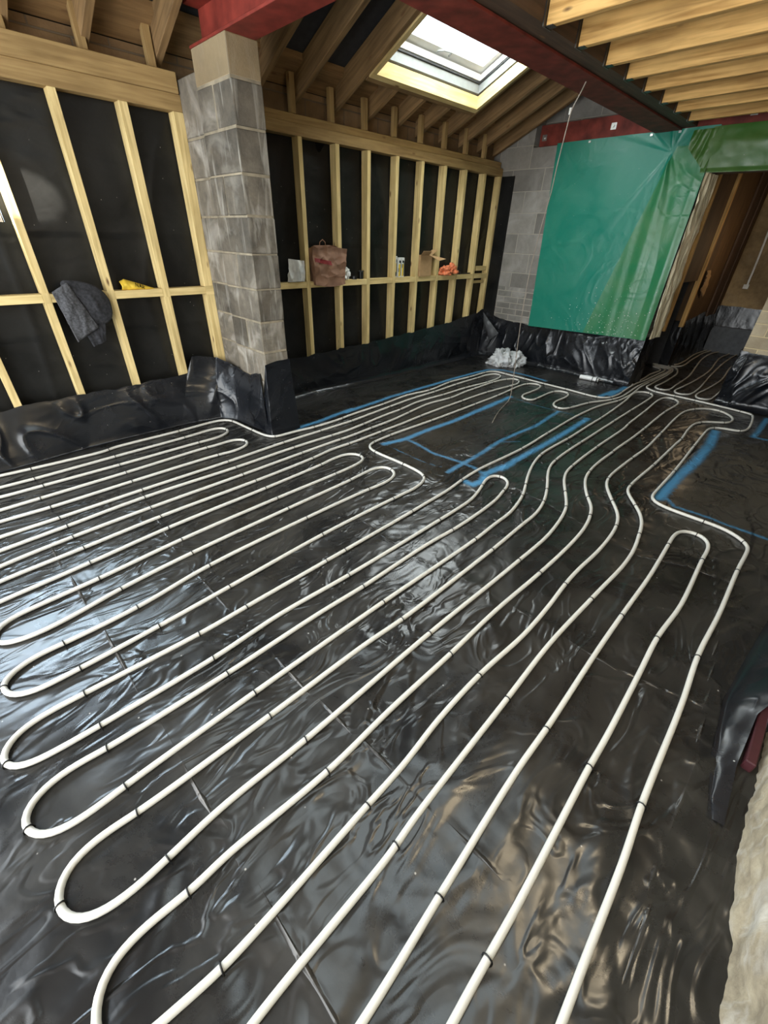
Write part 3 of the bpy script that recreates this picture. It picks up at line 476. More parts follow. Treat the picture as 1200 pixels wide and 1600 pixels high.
# ------------------------------------------------------------------ skylight
st = struct(thing('window_1', (SKX0, SKY0, soff(SKX0)), None, None))
def ring(mb, x0, x1, y0, y1, t, o0, o1):
    for a in ((x0, x0+t, y0, y1), (x1-t, x1, y0, y1), (x0+t, x1-t, y0, y0+t), (x0+t, x1-t, y1-t, y1)): deck(mb, *a, o0, o1)
    return mb
ring(MB(), SKX0, SKX1, SKY0, SKY1, .045, -.012, .085).build('lining', PINE, st)
ring(MB(), SKX0-.004, SKX1+.004, SKY0-.004, SKY1+.004, .035, .085, .10).build('gasket', DARKG, st)
ring(MB(), SKX0, SKX1, SKY0, SKY1, .05, .10, .165).build('outer_frame', GREY, st)
ring(MB(), SKX0, SKX1, SKY0, SKY1, .062, .165, .18).build('frame_edge', DARKG, st)
ring(MB(), SKX0, SKX1, SKY0, SKY1, .07, .18, .225).build('inner_frame', WHITE, st)
sa = ring(MB(), SKX0+.01, SKX1-.01, SKY0+.01, SKY1-.01, .115, .235, .28).build('sash', WHITE, st)
deck(MB(), SKX0+.11, SKX1-.11, SKY0+.11, SKY1-.11, .262, .268).build('pane', GLASS, sa)
deck(MB(), SKX0+.42, SKX0+.62, SKY0+.22, SKY0+.40, .255, .2585).build('paper_label', LABELG, sa)
mb = MB(); yc = (SKY0+SKY1)/2+.05; xx = SKX0+.10
mb.tube([(xx, yc-.08, soff(xx)+.225), (xx+.05, yc-.05, soff(xx+.05)+.205), (xx+.06, yc+.05, soff(xx+.06)+.205), (xx, yc+.08, soff(xx)+.225)], .007, 8).build('latch_handle', GREY, sa)

# added rooflight, out of view: an opening for the overhead fill light
w3 = struct(thing('added_rooflight', (-.95, 1.0, 2.665), None, None))
mb = MB()
for a in ((-1.80, -.10, .20, .26), (-1.80, -.10, 1.74, 1.80), (-1.80, -1.74, .26, 1.74), (-.16, -.10, .26, 1.74), (-.98, -.94, .26, 1.74)): mb.box(*a, 2.66, 2.74)
mb.build('window_frame', WHITE, w3)
MB().box(-1.74, -.16, .26, 1.74, 2.70, 2.706).build('pane', GLASS, w3)

# ------------------------------------------------------------------ side window (only its edge is in view)
w2 = struct(thing('window_2', (-4.15, -.18, 1.5), None, None))
mb = MB()
for a in ((-.9, .54, 1.5, 1.53), (-.9, .54, 2.12, 2.15), (-.9, -.87, 1.53, 2.12), (.525, .54, 1.53, 2.12)): mb.box(-4.2, -4.16, *a)
mb.build('window_frame', WHITE, w2)
MB().box(-4.185, -4.18, -.87, .525, 1.53, 2.12).build('pane', GLASS, w2)

# ------------------------------------------------------------------ stone pier close on the right
mb = MB(); ny, nz = 60, 30
def sf(u, v): y = -1.7+3.32*u; z = -.06+2.5*v; return (.46-.055*max(0, min(1, (y-.62)/.5))+.012*fbm((0, y, z), 9, 4)+.008*fbm((3, y, z), 25), y, z)
mb.grid(lambda u, v: sf(1-u, v), 160, 90)
mb.box(.475, .78, -1.7, 1.62, 0, 2.5).box(.425, .475, 1.15, 1.615, 0, 2.4)
struct(mb.build('wall_right', STONE, smooth=True))

# ------------------------------------------------------------------ steel beams
def ibeam(name, axis, a0, a1, c, z0, wdt, h, mat, label, group='red oxide steel beams'):
    tf, tw = .014, .012; root = thing(name, ((a0+a1)/2, c, z0) if axis == 'x' else (c, (a0+a1)/2, z0), label, 'beam', group)
    def bx(p0, p1, q0, q1): return MB().box(a0, a1, p0, p1, q0, q1) if axis == 'x' else MB().box(p0, p1, a0, a1, q0, q1)
    bx(c-wdt/2, c+wdt/2, z0, z0+tf).build('flange', mat, root, bevel=.002)
    bx(c-wdt/2, c+wdt/2, z0+h-tf, z0+h).build('flange', mat, root, bevel=.002)
    bx(c-tw/2, c+tw/2, z0+tf, z0+h-tf).build('web', mat, root)
    return root
ibeam('steel_beam', 'x', -3.63, -2.18, 1.88, 2.452, .205, .205, STEEL, 'short bright red steel beam resting on top of the block pier')
lb = ibeam('steel_beam', 'y', 1.75, 5.97, -2.045, 2.452, .25, .235, STEEL2, 'long dark red steel beam running along the room beside the skylight')
for k in range(9):   # timber packers standing in the web
    y = 2.2+k*.4; MB().box(-2.03, -1.945, y, y+.03, 2.466, 2.67).build('packer', RAFT, lb)
bb = thing('steel_beam', (-2.0, 6.0, 2.452), 'dark red steel beam across the back wall, above the green sheet, with bolt washers', 'beam', None)
MB().box(-3.48, .9, 5.975, 5.99, 2.452, 2.645).box(-3.48, .9, 5.99, 6.09, 2.452, 2.466).box(-3.48, .9, 5.99, 6.09, 2.631, 2.645).build('channel', STEEL2, bb, bevel=.002)
def bolt(p, par, s=.028):
    o = MB().box(p[0]-s, p[0]+s, p[1]-.006, p[1], p[2]-s, p[2]+s).tube([(p[0], p[1]-.004, p[2]), (p[0], p[1]-.022, p[2])], .012, 6).build('bolt', BRIGHT, par)
for x, z in ((-2.62, 2.555), (-3.42, 2.53), (-1.36, 2.53)): bolt((x, 5.975, z), bb)
MB().box(-1.93, -1.80, 2.35, 5.97, 2.47, 2.66).build('timber_packing', DARKW, None)
tag(bpy.data.objects['timber_packing'], 'dark timber packing bolted along the long steel beam behind the joist ends', 'timber')

# ------------------------------------------------------------------ ceiling joists, hung from the long beam
JN = ['nearest and highest in the photo', 'second from the front', 'third from the front', 'fourth from the front', 'fifth from the front', 'sixth from the front', 'seventh from the front', 'last one, against the far red beam']
for k, y in enumerate((2.93, 3.32, 3.73, 4.09, 4.46, 4.87, 5.24, 5.64)):
    j = thing('ceiling_joist', (-1.79, y, 2.462), 'orange pine ceiling joist right of the long beam, '+JN[k], 'joist', 'ceiling joists right of the long beam')
    MB().box(-1.79, .9, y, y+.047, 2.462, 2.665).build('joist_timber', JOIST, j, bevel=.003)
    MB().box(-1.80, -1.792, y-.02, y+.067, 2.456, 2.665).box(-1.80, -1.75, y-.001, y+.048, 2.459, 2.462).build('joist_hanger', GALV, j)

# ------------------------------------------------------------------ rafters on the left
def rafter(y1, x0, x1, label, h=.185, th=.05, grp='sloping rafters left of the long beam'):
    o = deck(MB(), x0, x1, y1-th, y1, 0, h).build('rafter', RAFT, None, bevel=.003); tag(o, label, 'rafter', grp)
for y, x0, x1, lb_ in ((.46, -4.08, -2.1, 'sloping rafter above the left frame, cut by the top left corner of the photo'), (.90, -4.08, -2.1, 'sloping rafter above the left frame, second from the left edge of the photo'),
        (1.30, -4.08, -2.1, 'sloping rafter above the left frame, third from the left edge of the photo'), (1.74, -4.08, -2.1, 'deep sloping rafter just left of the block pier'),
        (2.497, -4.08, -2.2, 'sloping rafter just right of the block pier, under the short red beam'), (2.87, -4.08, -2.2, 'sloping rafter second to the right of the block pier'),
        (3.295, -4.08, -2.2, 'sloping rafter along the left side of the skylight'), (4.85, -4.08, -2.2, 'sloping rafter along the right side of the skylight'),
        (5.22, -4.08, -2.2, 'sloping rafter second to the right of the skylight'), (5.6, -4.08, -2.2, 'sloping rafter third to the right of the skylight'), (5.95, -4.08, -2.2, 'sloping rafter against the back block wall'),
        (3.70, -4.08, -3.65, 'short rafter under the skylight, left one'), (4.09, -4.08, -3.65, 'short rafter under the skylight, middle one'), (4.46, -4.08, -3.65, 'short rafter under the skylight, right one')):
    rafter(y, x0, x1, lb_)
o = deck(MB(), SKX0-.05, SKX0, SKY0, SKY1, -.002, .195).build('skylight_trimmer', RAFT, None, bevel=.003); tag(o, 'trimmer timber along the lower edge of the skylight opening', 'timber')
o = deck(MB(), SKX1, SKX1+.05, SKY0, SKY1, -.002, .195).build('skylight_trimmer', RAFT, None, bevel=.003); tag(o, 'trimmer timber along the upper edge of the skylight opening, by the long beam', 'timber')
o = deck(MB(), -2.78, -2.64, 2.88, 3.24, .01, .11).build('timber_noggin', RAFT, None, bevel=.003); tag(o, 'short timber block nailed between two rafters, above and left of the skylight', 'timber')

# ------------------------------------------------------------------ timber stud frames
XF, XB = -3.93, -4.02
def frame(name, y0, y1, studs, label, plates, nog, crip, widths=None):
    fr = thing(name, (XF, (y0+y1)/2, 0), label, 'stud frame', None)
    for i, y in enumerate(studs):
        t = (widths or {}).get(i, .045); b = .02*math.sin(i*2.1)
        MB().box(XB, XF, y-t, y, .06, 1.04).build('stud', PINE, fr, bevel=.002)
        MB().box(XB, XF, y-t, y, 1.094, 2.19).build('stud', PINE, fr, bevel=.002)
        MB().box(XF-.006, XF+.001, y-t, y, 1.035, 1.10).build('stud', PINE, fr)
    MB().box(XB, XF, y0, y1, .02, .06).build('bottom_plate', PINE, fr)
    for (a, b, z0, z1, x0, x1) in plates: MB().box(x0, x1, a, b, z0, z1).build('top_plate', PLATE, fr, bevel=.003)
    for a, b in zip([y0]+[s for s in studs], [s-(widths or {}).get(i, .045) for i, s in enumerate(studs)]+[y1]):
        if b-a > .03: MB().box(XB, XF, a, b, 1.04, 1.094).build('noggin', PINE, fr, bevel=.002)
    MB().box(XB, XF, 0, .001, 0, .001) if 0 else None
    for y, h in crip:
        o = MB().box(-3.99, -3.945, y-.05, y, plates[-1][3], h).build('cripple_stud', PLATE, fr, bevel=.002)
    return fr
frame('timber_stud_frame', -1.6, 1.80, [-1.41, -1.0, -.60, -.19, .215, .62, 1.027, 1.43, 1.80], 'pale timber stud frame on the left wall, left of the block pier',
      [(-1.6, 1.80, 2.19, 2.283, XB, XF), (-1.6, 1.79, 2.283, 2.394, XB, XF+.012)], 1.07, [(.87, 2.6), (1.275, 2.62), (1.68, 2.60)], {8: .07, 7: .055})
fr2 = frame('timber_stud_frame', 2.02, 5.97, [2.82, 3.235, 3.63, 4.035, 4.43, 4.825, 5.215, 5.615, 5.97][0:], 'pale timber stud frame behind the block pier, with things on its cross rail',
      [(2.02, 5.97, 2.19, 2.273, XB, XF), (2.02, 5.95, 2.273, 2.335, XB, XF-.03)], 1.07, [(2.79, 2.58), (3.2, 2.56), (3.6, 2.56), (4.0, 2.56), (4.4, 2.56), (4.8, 2.56), (5.2, 2.56), (5.58, 2.56)])
MB().box(XB, XF-.01, 5.665, 5.90, 1.13, 1.185).build('noggin', PINE, fr2, bevel=.002)
MB().box(XB+.05, XF-.03, 5.665, 5.90, .975, 1.01).build('noggin', PINE, fr2, bevel=.002)
o = MB().box(-3.925, -3.74, 5.955, 5.972, .3, 2.19).build('membrane_strip', WALLMEMB); tag(o, 'upright black plastic strip in the corner between the stud frame and the block wall', 'membrane')

# ------------------------------------------------------------------ block pier
pr_ = thing('block_pier', (-3.39, 1.885, 0), 'grey concrete block pier with a sandy top block, holding the short red beam', 'pier')
random.seed(3); zs = [.0, .23, .455, .68, .905, 1.13, 1.355, 1.58, 1.81, 2.04, 2.265, 2.452]
X0, X1, Y0, Y1 = -3.617, -3.165, 1.776, 1.992
mb = MB(); cap = MB()
for k in range(11):
    z0, z1 = zs[k]+.005, zs[k+1]-(.005 if k < 10 else 0); dx = random.uniform(-.004, .004); dy = random.uniform(-.003, .003)
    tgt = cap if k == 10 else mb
    if k % 2 == 0: tgt.box(X0+dx, X1+dx, Y0+dy, Y1+dy, z0, z1)
    else:
        xm = X0+.20+random.uniform(-.02, .03); mb.box(X0+dx, xm-.005, Y0+dy-.003, Y1+dy, z0, z1); mb.box(xm+.005, X1+dx, Y0+dy, Y1+dy, z0, z1)
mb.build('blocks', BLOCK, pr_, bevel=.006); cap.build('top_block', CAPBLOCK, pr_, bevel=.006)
MB().box(X0+.004, X1-.004, Y0+.004, Y1-.004, 0, 2.44).build('mortar', MORTAR, pr_)
mb = MB()
for k in range(10):
    z0, z1 = zs[k]+.006, zs[k+1]-.006
    if k == 9: z1 = 2.36
    mb.box(-4.03+(k % 2)*.006, X0-.012, 1.80, 1.99, z0, z1)
mb.build('side_blocks', BLOCK, pr_, bevel=.006)
MB().box(-4.03, X0, 1.805, 1.985, 0, 2.34).build('mortar', MORTAR, pr_)

# ------------------------------------------------------------------ membrane turned up the walls
RM = (1, .0)
o = sheet([(-3.80, -1.6, -3.92, -1.6, .40), (-3.80, -.6, -3.92, -.6, .40), (-3.80, .0, -3.92, .05, .385), (-3.86, .5, -3.92, .62, .40), (-3.87, 1.0, -3.92, 1.03, .40), (-3.86, 1.25, -3.92, 1.42, .43),
           (-3.85, 1.40, -3.915, 1.49, .57), (-3.80, 1.60, -3.90, 1.70, .53), (-3.66, 1.69, -3.70, 1.765, .475), (-3.40, 1.72, -3.42, 1.768, .45), (-3.19, 1.755, -3.26, 1.77, .50)], 300, 50, 'membrane_upstand', MEMB, 5.1, .04, .075, 2.4, .012, .02, dirn=(.75, -.66))
tag(o, 'crumpled black plastic membrane folded up the foot of the left stud frame to the pier', 'membrane', 'black membrane turned up at the walls')
o = sheet([(-3.22, 1.72, -3.22, 1.768, .40), (-3.135, 1.74, -3.155, 1.765, .59), (-3.13, 1.88, -3.155, 1.88, .61), (-3.13, 2.03, -3.155, 2.0, .61), (-3.3, 2.08, -3.3, 2.01, .60)], 60, 40, 'membrane_upstand', MEMB, 4.3, .012, .02, 4, .02, .004, dirn=(.8, -.4))
tag(o, 'black plastic membrane wrapped round the corner of the block pier', 'membrane', 'black membrane turned up at the walls')
o = sheet([(-3.6, 2.1, -3.9, 2.03, .52), (-3.86, 2.35, -3.92, 2.3, .40), (-3.88, 2.76, -3.92, 2.76, .395), (-3.84, 3.2, -3.92, 3.16, .415), (-3.82, 3.7, -3.92, 3.6, .42), (-3.82, 4.4, -3.92, 4.34, .465), (-3.82, 5.12, -3.92, 5.13, .51), (-3.84, 5.6, -3.92, 5.80, .59), (-3.85, 5.94, -3.915, 5.97, .63)],
          240, 36, 'membrane_upstand', MEMB, 7.7, .03, .035, 3, .05, .015, dirn=(1, 0))
tag(o, 'black plastic membrane folded up the foot of the stud frame behind the pier', 'membrane', 'black membrane turned up at the walls')
o = sheet([(-3.86, 5.88, -3.86, 5.955, .60), (-3.6, 5.91, -3.6, 5.965, .53), (-3.2, 5.90, -3.2, 5.965, .51), (-2.6, 5.92, -2.6, 5.965, .52), (-2.1, 5.90, -2.1, 5.965, .53), (-1.80, 5.90, -1.74, 5.96, .56), (-1.62, 5.93, -1.60, 5.955, .57), (-1.595, 6.08, -1.59, 6.08, .58), (-1.595, 6.28, -1.59, 6.28, .60)],
          260, 40, 'membrane_upstand', MEMB, 11.1, .035, .045, 3.4, .05, .012, dirn=(.35, -.93))
tag(o, 'wrinkled black plastic membrane under the green sheet and round the doorway jamb', 'membrane', 'black membrane turned up at the walls')
o = sheet([(-.70, 6.34, -.70, 6.34, .57), (-.70, 6.10, -.685, 6.08, .575), (-.55, 6.03, -.6, 6.085, .56), (-.2, 6.02, -.2, 6.085, .55), (.3, 6.0, .3, 6.085, .55), (.6, 6.0, .6, 6.085, .55)], 110, 36, 'membrane_upstand', MEMB, 17, .05, .07, 4, .06, .01, dirn=(-.25, -.96))
tag(o, 'crumpled black plastic membrane at the foot of the pale pier right of the doorway', 'membrane', 'black membrane turned up at the walls')
o = sheet([(.33, 1.15, .36, 1.15, .012), (.29, 1.38, .345, 1.38, .03), (.27, 1.66, .352, 1.62, .06), (.29, 1.95, .47, 1.95, .18), (.33, 2.4, .58, 2.4, .22), (.4, 3.2, .60, 3.2, .26), (.44, 4.5, .60, 4.5, .3), (.44, 6.0, .6, 6.0, .35)],
          220, 18, 'membrane_upstand', MEMB, 23, .01, .015, 5, .01, .004, dirn=(-1, 0))
tag(o, 'black plastic membrane turned up along the right edge beside the rough stone', 'membrane', 'black membrane turned up at the walls')
o = sheet([(-1.585, 7.40, -1.59, 7.40, .62), (-1.58, 7.7, -1.59, 7.7, .63), (-1.58, 8.5, -1.59, 8.5, .68), (-1.58, 9.35, -1.59, 9.38, .70)], 70, 20, 'membrane_upstand', MEMB, 31, .03, .04, 4, .03, .02, dirn=(1, 0))
tag(o, 'black plastic membrane up the left wall of the room beyond the doorway', 'membrane', 'black membrane turned up at the walls')
o = sheet([(-1.59, 9.38, -1.59, 9.40, .70), (-1.0, 9.37, -1.0, 9.405, .69), (.7, 9.37, .7, 9.405, .69)], 70, 16, 'membrane_upstand', MEMB, 37, .01, .02, 4, .02, .01, dirn=(0, -1))
tag(o, 'black plastic membrane band across the far wall of the room beyond the doorway', 'membrane', 'black membrane turned up at the walls')
# loose folded corner by the back wall
mb = MB()
def flp(u, v):
    a, b, c, d = Vector((-3.86, 5.86, .60)), Vector((-3.79, 5.82, .45)), Vector((-3.50, 5.80, .36)), Vector((-3.64, 5.80, .24))
    p = (a*(1-u)+c*u)*(1-v)+(b*(1-u)+d*u)*v; p.y -= .03*math.sin(u*3.1)*math.sin(v*3.1)+.01*fbm(p, 12); return p
o = solid(mb.grid(flp, 24, 16).build('membrane_flap', GREYF, smooth=True), .002); tag(o, 'small loose grey flap of plastic membrane sticking out in the back left corner', 'membrane')
# board leaning at the far wall
o = MB().box(-1.57, -.35, 9.30, 9.34, 0, .40).build('insulation_board', BOARDG, bevel=.004); tag(o, 'flat dark grey board standing on edge against the far wall beyond the doorway', 'board')
o = MB().box(.358, .388, 1.40, 1.80, 0, .05).build('maroon_strip', MAROON, bevel=.004); tag(o, 'dark maroon painted strip in the gap between the membrane and the rough stone', 'strip')

# ------------------------------------------------------------------ green sheets
A0 = (-1.955, 2.29)
def gsheet(u, v):
    zt, zb = 2.462, .50+.045*u; xl = -3.225+.09*v; xr = -1.585-.01*v; x = xl+(xr-xl)*u; z = zt+(zb-zt)*v
    dx, dz = x-A0[0], z-A0[1]; r = math.hypot(dx, dz); an = math.atan2(dz, dx)
    f = min(1, r/.12)*math.exp(-r/.75)
    side = .35+.65*max(0, math.cos(an+2.3))
    y = 5.945-.016*f*side*max(0, noise.noise(Vector((an*3.1, 4.2, r*.3)))*2.2)**1.3*2
    y -= .05*max(0, (u-.60)/.40)*max(0, noise.noise(Vector((x*9, 3, z*.55)))+.25)*min(1, v*3)
    y -= .012*fbm((x, 0, z*.5), 1.6, 2)+.012*math.sin(u*2.2)*v
    if u > .965: y += .0
    return (x, y, z)
gs = thing('green_plastic_sheet', (-2.4, 5.95, .5), 'large green plastic sheet hanging over the back block wall', 'plastic sheet')
MB().grid(gsheet, 170, 190).build('sheet', GREEN, gs, smooth=True)
def gover(u, v):   # the overlapping right hand layer
    ue = .80-.29*v; p = gsheet(ue+(1.0-ue)*u, .07+.93*v*.998); return (p[0], p[1]-.006-.006*(1-u)**6, p[2])
MB().grid(gover, 110, 170).build('overlapping_layer', GREEN3, gs, smooth=True)
mb = MB(); random.seed(11)   # pale splashes on the lower part
for _ in range(150):
    u = min(.97, max(.02, random.gauss(.68, .17))); v = 1-abs(random.gauss(0, .13)); 
    if v < .5: continue
    p = gsheet(u, min(.99, v)); r = random.choice((.0022, .003, .0035, .005))
    mb.poly([(p[0]+r*math.cos(a), p[1]-.014, p[2]+r*math.sin(a)) for a in [k*math.pi/3 for k in range(6)]], [[5, 4, 3, 2, 1, 0]])
mb.build('splashes', WHITEP, gs)['kind'] = 'stuff'
for u in (.24, .63, .79): p = gsheet(u, 0); MB().box(p[0]-.012, p[0]+.012, p[1]-.01, p[1]-.003, p[2]-.03, p[2]-.012).build('fixing', BRIGHT, gs)
def gs2(u, v):
    x = -1.63+2.3*u; zt = 2.445; zb = 2.105-.015*math.sin(u*3); z = zt+(zb-zt)*v
    y = 5.93-.03*ridge((x*.6, z*1.6, 3), 3.2, 3)-.01*fbm((x, z, 0), 5)-.02*math.sin(v*3.1)
    if v > .96: y += .02
    return (x, y, z)
g2 = MB().grid(gs2, 110, 26).build('green_plastic_sheet', GREEN2, smooth=True); tag(g2, 'warm-lit green plastic sheet wrapped along the top of the doorway', 'plastic sheet')
def gs3(u, v):   # gathered corner piece between the two
    x = -1.80+.22*u+.0*v; z = 2.455-.34*v*(.4+.6*u)-.02; y = 5.925-.02*abs(math.sin(u*9+v*2))-.012*fbm((x, 0, z), 8); return (x, y, z)
o = MB().grid(gs3, 40, 30).build('green_plastic_sheet', GREEN2, smooth=True); tag(o, 'gathered dark green corner of plastic sheet just above the left end of the doorway', 'plastic sheet')
def foil(u, v):
    z = .56+1.55*v; y = 5.935+.34*u; x = -1.59+.035*ridge((0, y*2.0+z*.25, z*.22), 8, 3)+.012*fbm((y*2, z*.3, 1), 9)+.02*u; return (x, y, z)
o = MB().grid(foil, 40, 150).build('clear_plastic_sheet', CLEAR, smooth=True); tag(o, 'crumpled shiny clear plastic hanging down the left side of the doorway', 'plastic sheet')

# ------------------------------------------------------------------ timber beyond the doorway
o = MB().box(-1.63, -1.585, 6.57, 6.615, .58, 2.5).build('timber_post', JOIST, bevel=.003); tag(o, 'thin orange timber post just inside the doorway, nearest the shiny plastic', 'post')
o = MB().box(-1.64, -1.585, 7.40, 7.46, .55, 2.5).build('timber_post', JOIST, bevel=.003); tag(o, 'bright orange timber post further inside the doorway, left of the dark panel', 'post')
o = MB().box(-1.64, -1.62, 6.62, 7.40, 1.12, 2.5).build('brown_panel', DBOARD); tag(o, 'dark brown board between the two timber posts beyond the doorway', 'board')
o = MB().box(-1.598, -1.57, 8.55, 8.66, .6, 2.5).box(-1.598, -1.56, 8.95, 9.05, .6, 2.5).box(-1.598, -1.575, 8.66, 8.95, .6, 2.5).build('dark_boxing', DARKW, bevel=.003); tag(o, 'dark upright timber boxing at the far end of the passage wall', 'timber')
random.seed(2)
ins = MB().grid(lambda u, v: (-1.57+.02*math.sin(v*3)+.015*fbm((u*3, v*3, 0), 3), 7.50+.30*u*(1-.5*v), 1.02+.22*v-.12*u*(1-v)), 14, 14).build('torn_sheet', CARD, smooth=True); solid(ins, .004); tag(ins, 'torn pale board hanging beside the bright timber post beyond the doorway', 'board')
o = MB().tube([(-1.36, 9.40, 1.0), (-1.365, 9.40, 1.3), (-1.385, 9.40, 1.7), (-1.40, 9.40, 2.45)], .014, 8).box(-1.40, -1.33, 9.37, 9.42, .96, 1.02).build('wall_cable', WHITEP); tag(o, 'pale cable running down the stained far wall to a small box', 'cable')

# ------------------------------------------------------------------ hanging cable
cab = thing('hanging_cable', (-2.04, 4.0, 2.45), 'thin grey cable hanging from the long red beam down to the floor', 'cable')
def pt(x, y, Z):   # helper points measured on the cable's own upright plane
    return None
pts = [(-2.0, 3.93, 2.46), (-2.03, 3.94, 2.40), (-2.10, 3.98, 2.32), (-2.115, 4.0, 2.25), (-2.165, 4.05, 2.0), (-2.17, 4.06, 1.85), (-2.25, 4.14, 1.6), (-2.31, 4.2, 1.3), (-2.325, 4.22, 1.0), (-2.32, 4.25, .6), (-2.30, 4.27, .2), (-2.29, 4.266, .02), (-2.24, 4.1, .006), (-2.16, 3.82, .006), (-2.02, 3.5, .006)]
P3 = [Vector(p) for p in pts]; sm = []
for a, b in zip(P3, P3[1:]):
    for k in range(6): sm.append(a.lerp(b, k/6))
sm.append(P3[-1])
for _ in range(8): sm = [sm[0]]+[(a+b*2+c)/4 for a, b, c in zip(sm, sm[1:], sm[2:])]+[sm[-1]]
MB().tube(sm, .0042, 8).build('cable', CABLEM, cab, smooth=True)
MB().tube([(-2.105, 3.98, 2.335), (-2.11, 3.99, 2.30)], .009, 8).build('connector', WHITEP, cab)

# ------------------------------------------------------------------ heating pipes
ZP, RP = .0125, .0102
def pipe(pts, clips, label, group='white heating pipes on the floor'):
    path = smooth_path(pts, .018); root = thing('heating_pipe', (path[len(path)//2].x, path[len(path)//2].y, 0), label, 'pipe', group)
    MB().tube([(p.x, p.y, ZP) for p in path], RP, 12).build('pipe', PIPE, root, smooth=True)
    proto = None; cl = sorted(clips, key=lambda c: math.hypot(c[0], c[1])); rest = MB()
    def clip_mb(mb, q, t, c0):
        s = Vector((-t.y, t.x, 0)); pr = []
        hook = [(-.0135, -.004), (-.0125, .012), (-.0085, .021), (0, .0245), (.0085, .021), (.0125, .012), (.0135, -.004)]
        return mb.tube([q+s*a+Vector((0, 0, b+.001)) for a, b in hook], .0024, 6)
    near = []
    for c in cl:
        k = min(range(len(path)-1), key=lambda i: (path[i].x-c[0])**2+(path[i].y-c[1])**2); near.append((path[k], (path[min(k+2, len(path)-1)]-path[max(k-2, 0)]).normalized()))
    for n, (q, t) in enumerate(near):
        if n >= 100: clip_mb(rest, q, t, q); continue
        if proto is None: proto = clip_mb(MB(), Vector((0, 0, 0)), Vector((1, 0, 0)), None)
        if n == 0:
            me = bpy.data.meshes.new('clip'); me.from_pydata(proto.v, [], proto.f); me.materials.append(CLIPM); me.polygons.foreach_set('use_smooth', [True]*len(me.polygons))
        o = bpy.data.objects.new('clip', me); COL.objects.link(o); o.parent = root; o.location = Vector((q.x, q.y, 0))-root.location; o.rotation_euler[2] = math.atan2(t.y, t.x)+.12*math.sin(n*3.7)
    if rest.v: r = rest.build('clip', CLIPM, root, smooth=True); r['kind'] = 'stuff'
    return root
pipe(C1, CLIPS_C1, 'white heating pipe looped over the left and back of the floor, past the pier')
pipe(C2, CLIPS_C2, 'white heating pipe in long loops over the middle and right foreground')
pipe(C3, CLIPS_C3, 'white heating pipe in short loops just inside the doorway')
pipe(C4, [], 'white heating pipe hugging the left wall beyond the doorway')
pipe(C5, [], 'white heating pipe beside the wall loop beyond the doorway, nearest the room middle')
pipe(C6, [], 'short white pipe bend tucked against the doorway jamb')

# ------------------------------------------------------------------ things on the cross rails
def crumple(c, s, seed, lvl=4, amp=.25, sc=3.0, flat_=0):
    import bmesh
    bm = bmesh.new(); bmesh.ops.create_icosphere(bm, subdivisions=lvl, radius=1)
    mb = MB()
    for v in bm.verts:
        n = v.co.normalized(); d = 1+amp*noise.noise(n*sc*.5+Vector((seed, 0, 0)))*1.4+amp*(ridge(n+Vector((seed, 1, 2)), sc, 3)-.4)
        p = Vector((n.x*s[0]*d, n.y*s[1]*d, max(-s[2]*.75, n.z*s[2]*d))); mb.v.append(Vector(c)+p)
    for f in bm.faces: mb.f.append([v.index for v in f.verts]); mb.uv.append([(0, 0)]*len(f.verts))
    bm.free(); return mb
# dark garment over the left rail
ga = thing('draped_garment', (-3.9, .83, 1.094), 'dark grey garment draped over the cross rail of the left stud frame', 'garment')
def quad(c, X, bul, seed, n=24, amp=.008):
    c = [Vector((X, a, b)) for a, b in c]
    def fn(u, v):
        p = (c[0]*(1-u)+c[1]*u)*(1-v)+(c[3]*(1-u)+c[2]*u)*v
        p.x += bul*math.sin(math.pi*u)*math.sin(math.pi*min(1, v*.9+.1))+amp*fbm((p.y*2+seed, p.z*.8, 0), 12)+amp*1.5*ridge((p.y*1.5+seed, p.z*.4, 0), 9, 4); return p
    return MB().grid(fn, n, n)
def outline_sheet(pts, X, top, seed, bul=.02):
    """sheet spanning a rounded outline, from a centre"""
    c = Vector((X+bul, sum(p[0] for p in pts)/len(pts), sum(p[1] for p in pts)/len(pts)))
    P = [Vector((X, a, b)) for a, b in pts]; m = len(P)*5; mb = MB(); ringp = []
    for k in range(m):
        i = k//5; t = (k % 5)/5; p0, p1, p2, p3 = (P[(i+j-1) % len(P)] for j in range(4))
        ringp.append(.5*((2*p1)+(p2-p0)*t+(2*p0-5*p1+4*p2-p3)*t*t+(3*p1-p0-3*p2+p3)*t**3))
    def fn(u, v):
        k = u*m; i = int(k) % m; q = ringp[i].lerp(ringp[(i+1) % m], k-int(k)); p = q.lerp(c, v); p.x = X+bul*math.sin(v*1.57)+.012*ridge((p.y+seed, p.z*.5, 0), 11, 4)*(v*.7+.3)+.006*fbm((p.y, p.z, seed), 18); return p
    return mb.grid(fn, m, 12)
solid(outline_sheet([(.70, 1.155), (.78, 1.17), (.90, 1.135), (.965, 1.05), (.955, .93), (.90, .885), (.82, .86), (.76, 1.0)], -3.905, 0, 3, .035).build('body', CLOTHD, ga, smooth=True), .012)
solid(quad([(.626, 1.11), (.73, 1.165), (.84, .87), (.68, .785)], -3.875, .02, 5).build('front_panel', CLOTHL, ga, smooth=True), .01)
solid(quad([(.74, .88), (.90, .90), (.865, .765), (.775, .735)], -3.905, .01, 8).build('sleeve', CLOTHD, ga, smooth=True), .012)
MB().grid(lambda u, v: (-3.90-.10*v, .64+.31*u, 1.10+.055*math.sin(math.pi*u)*(1-v*.4)), 16, 8).build('top_fold', CLOTHD, ga, smooth=True)
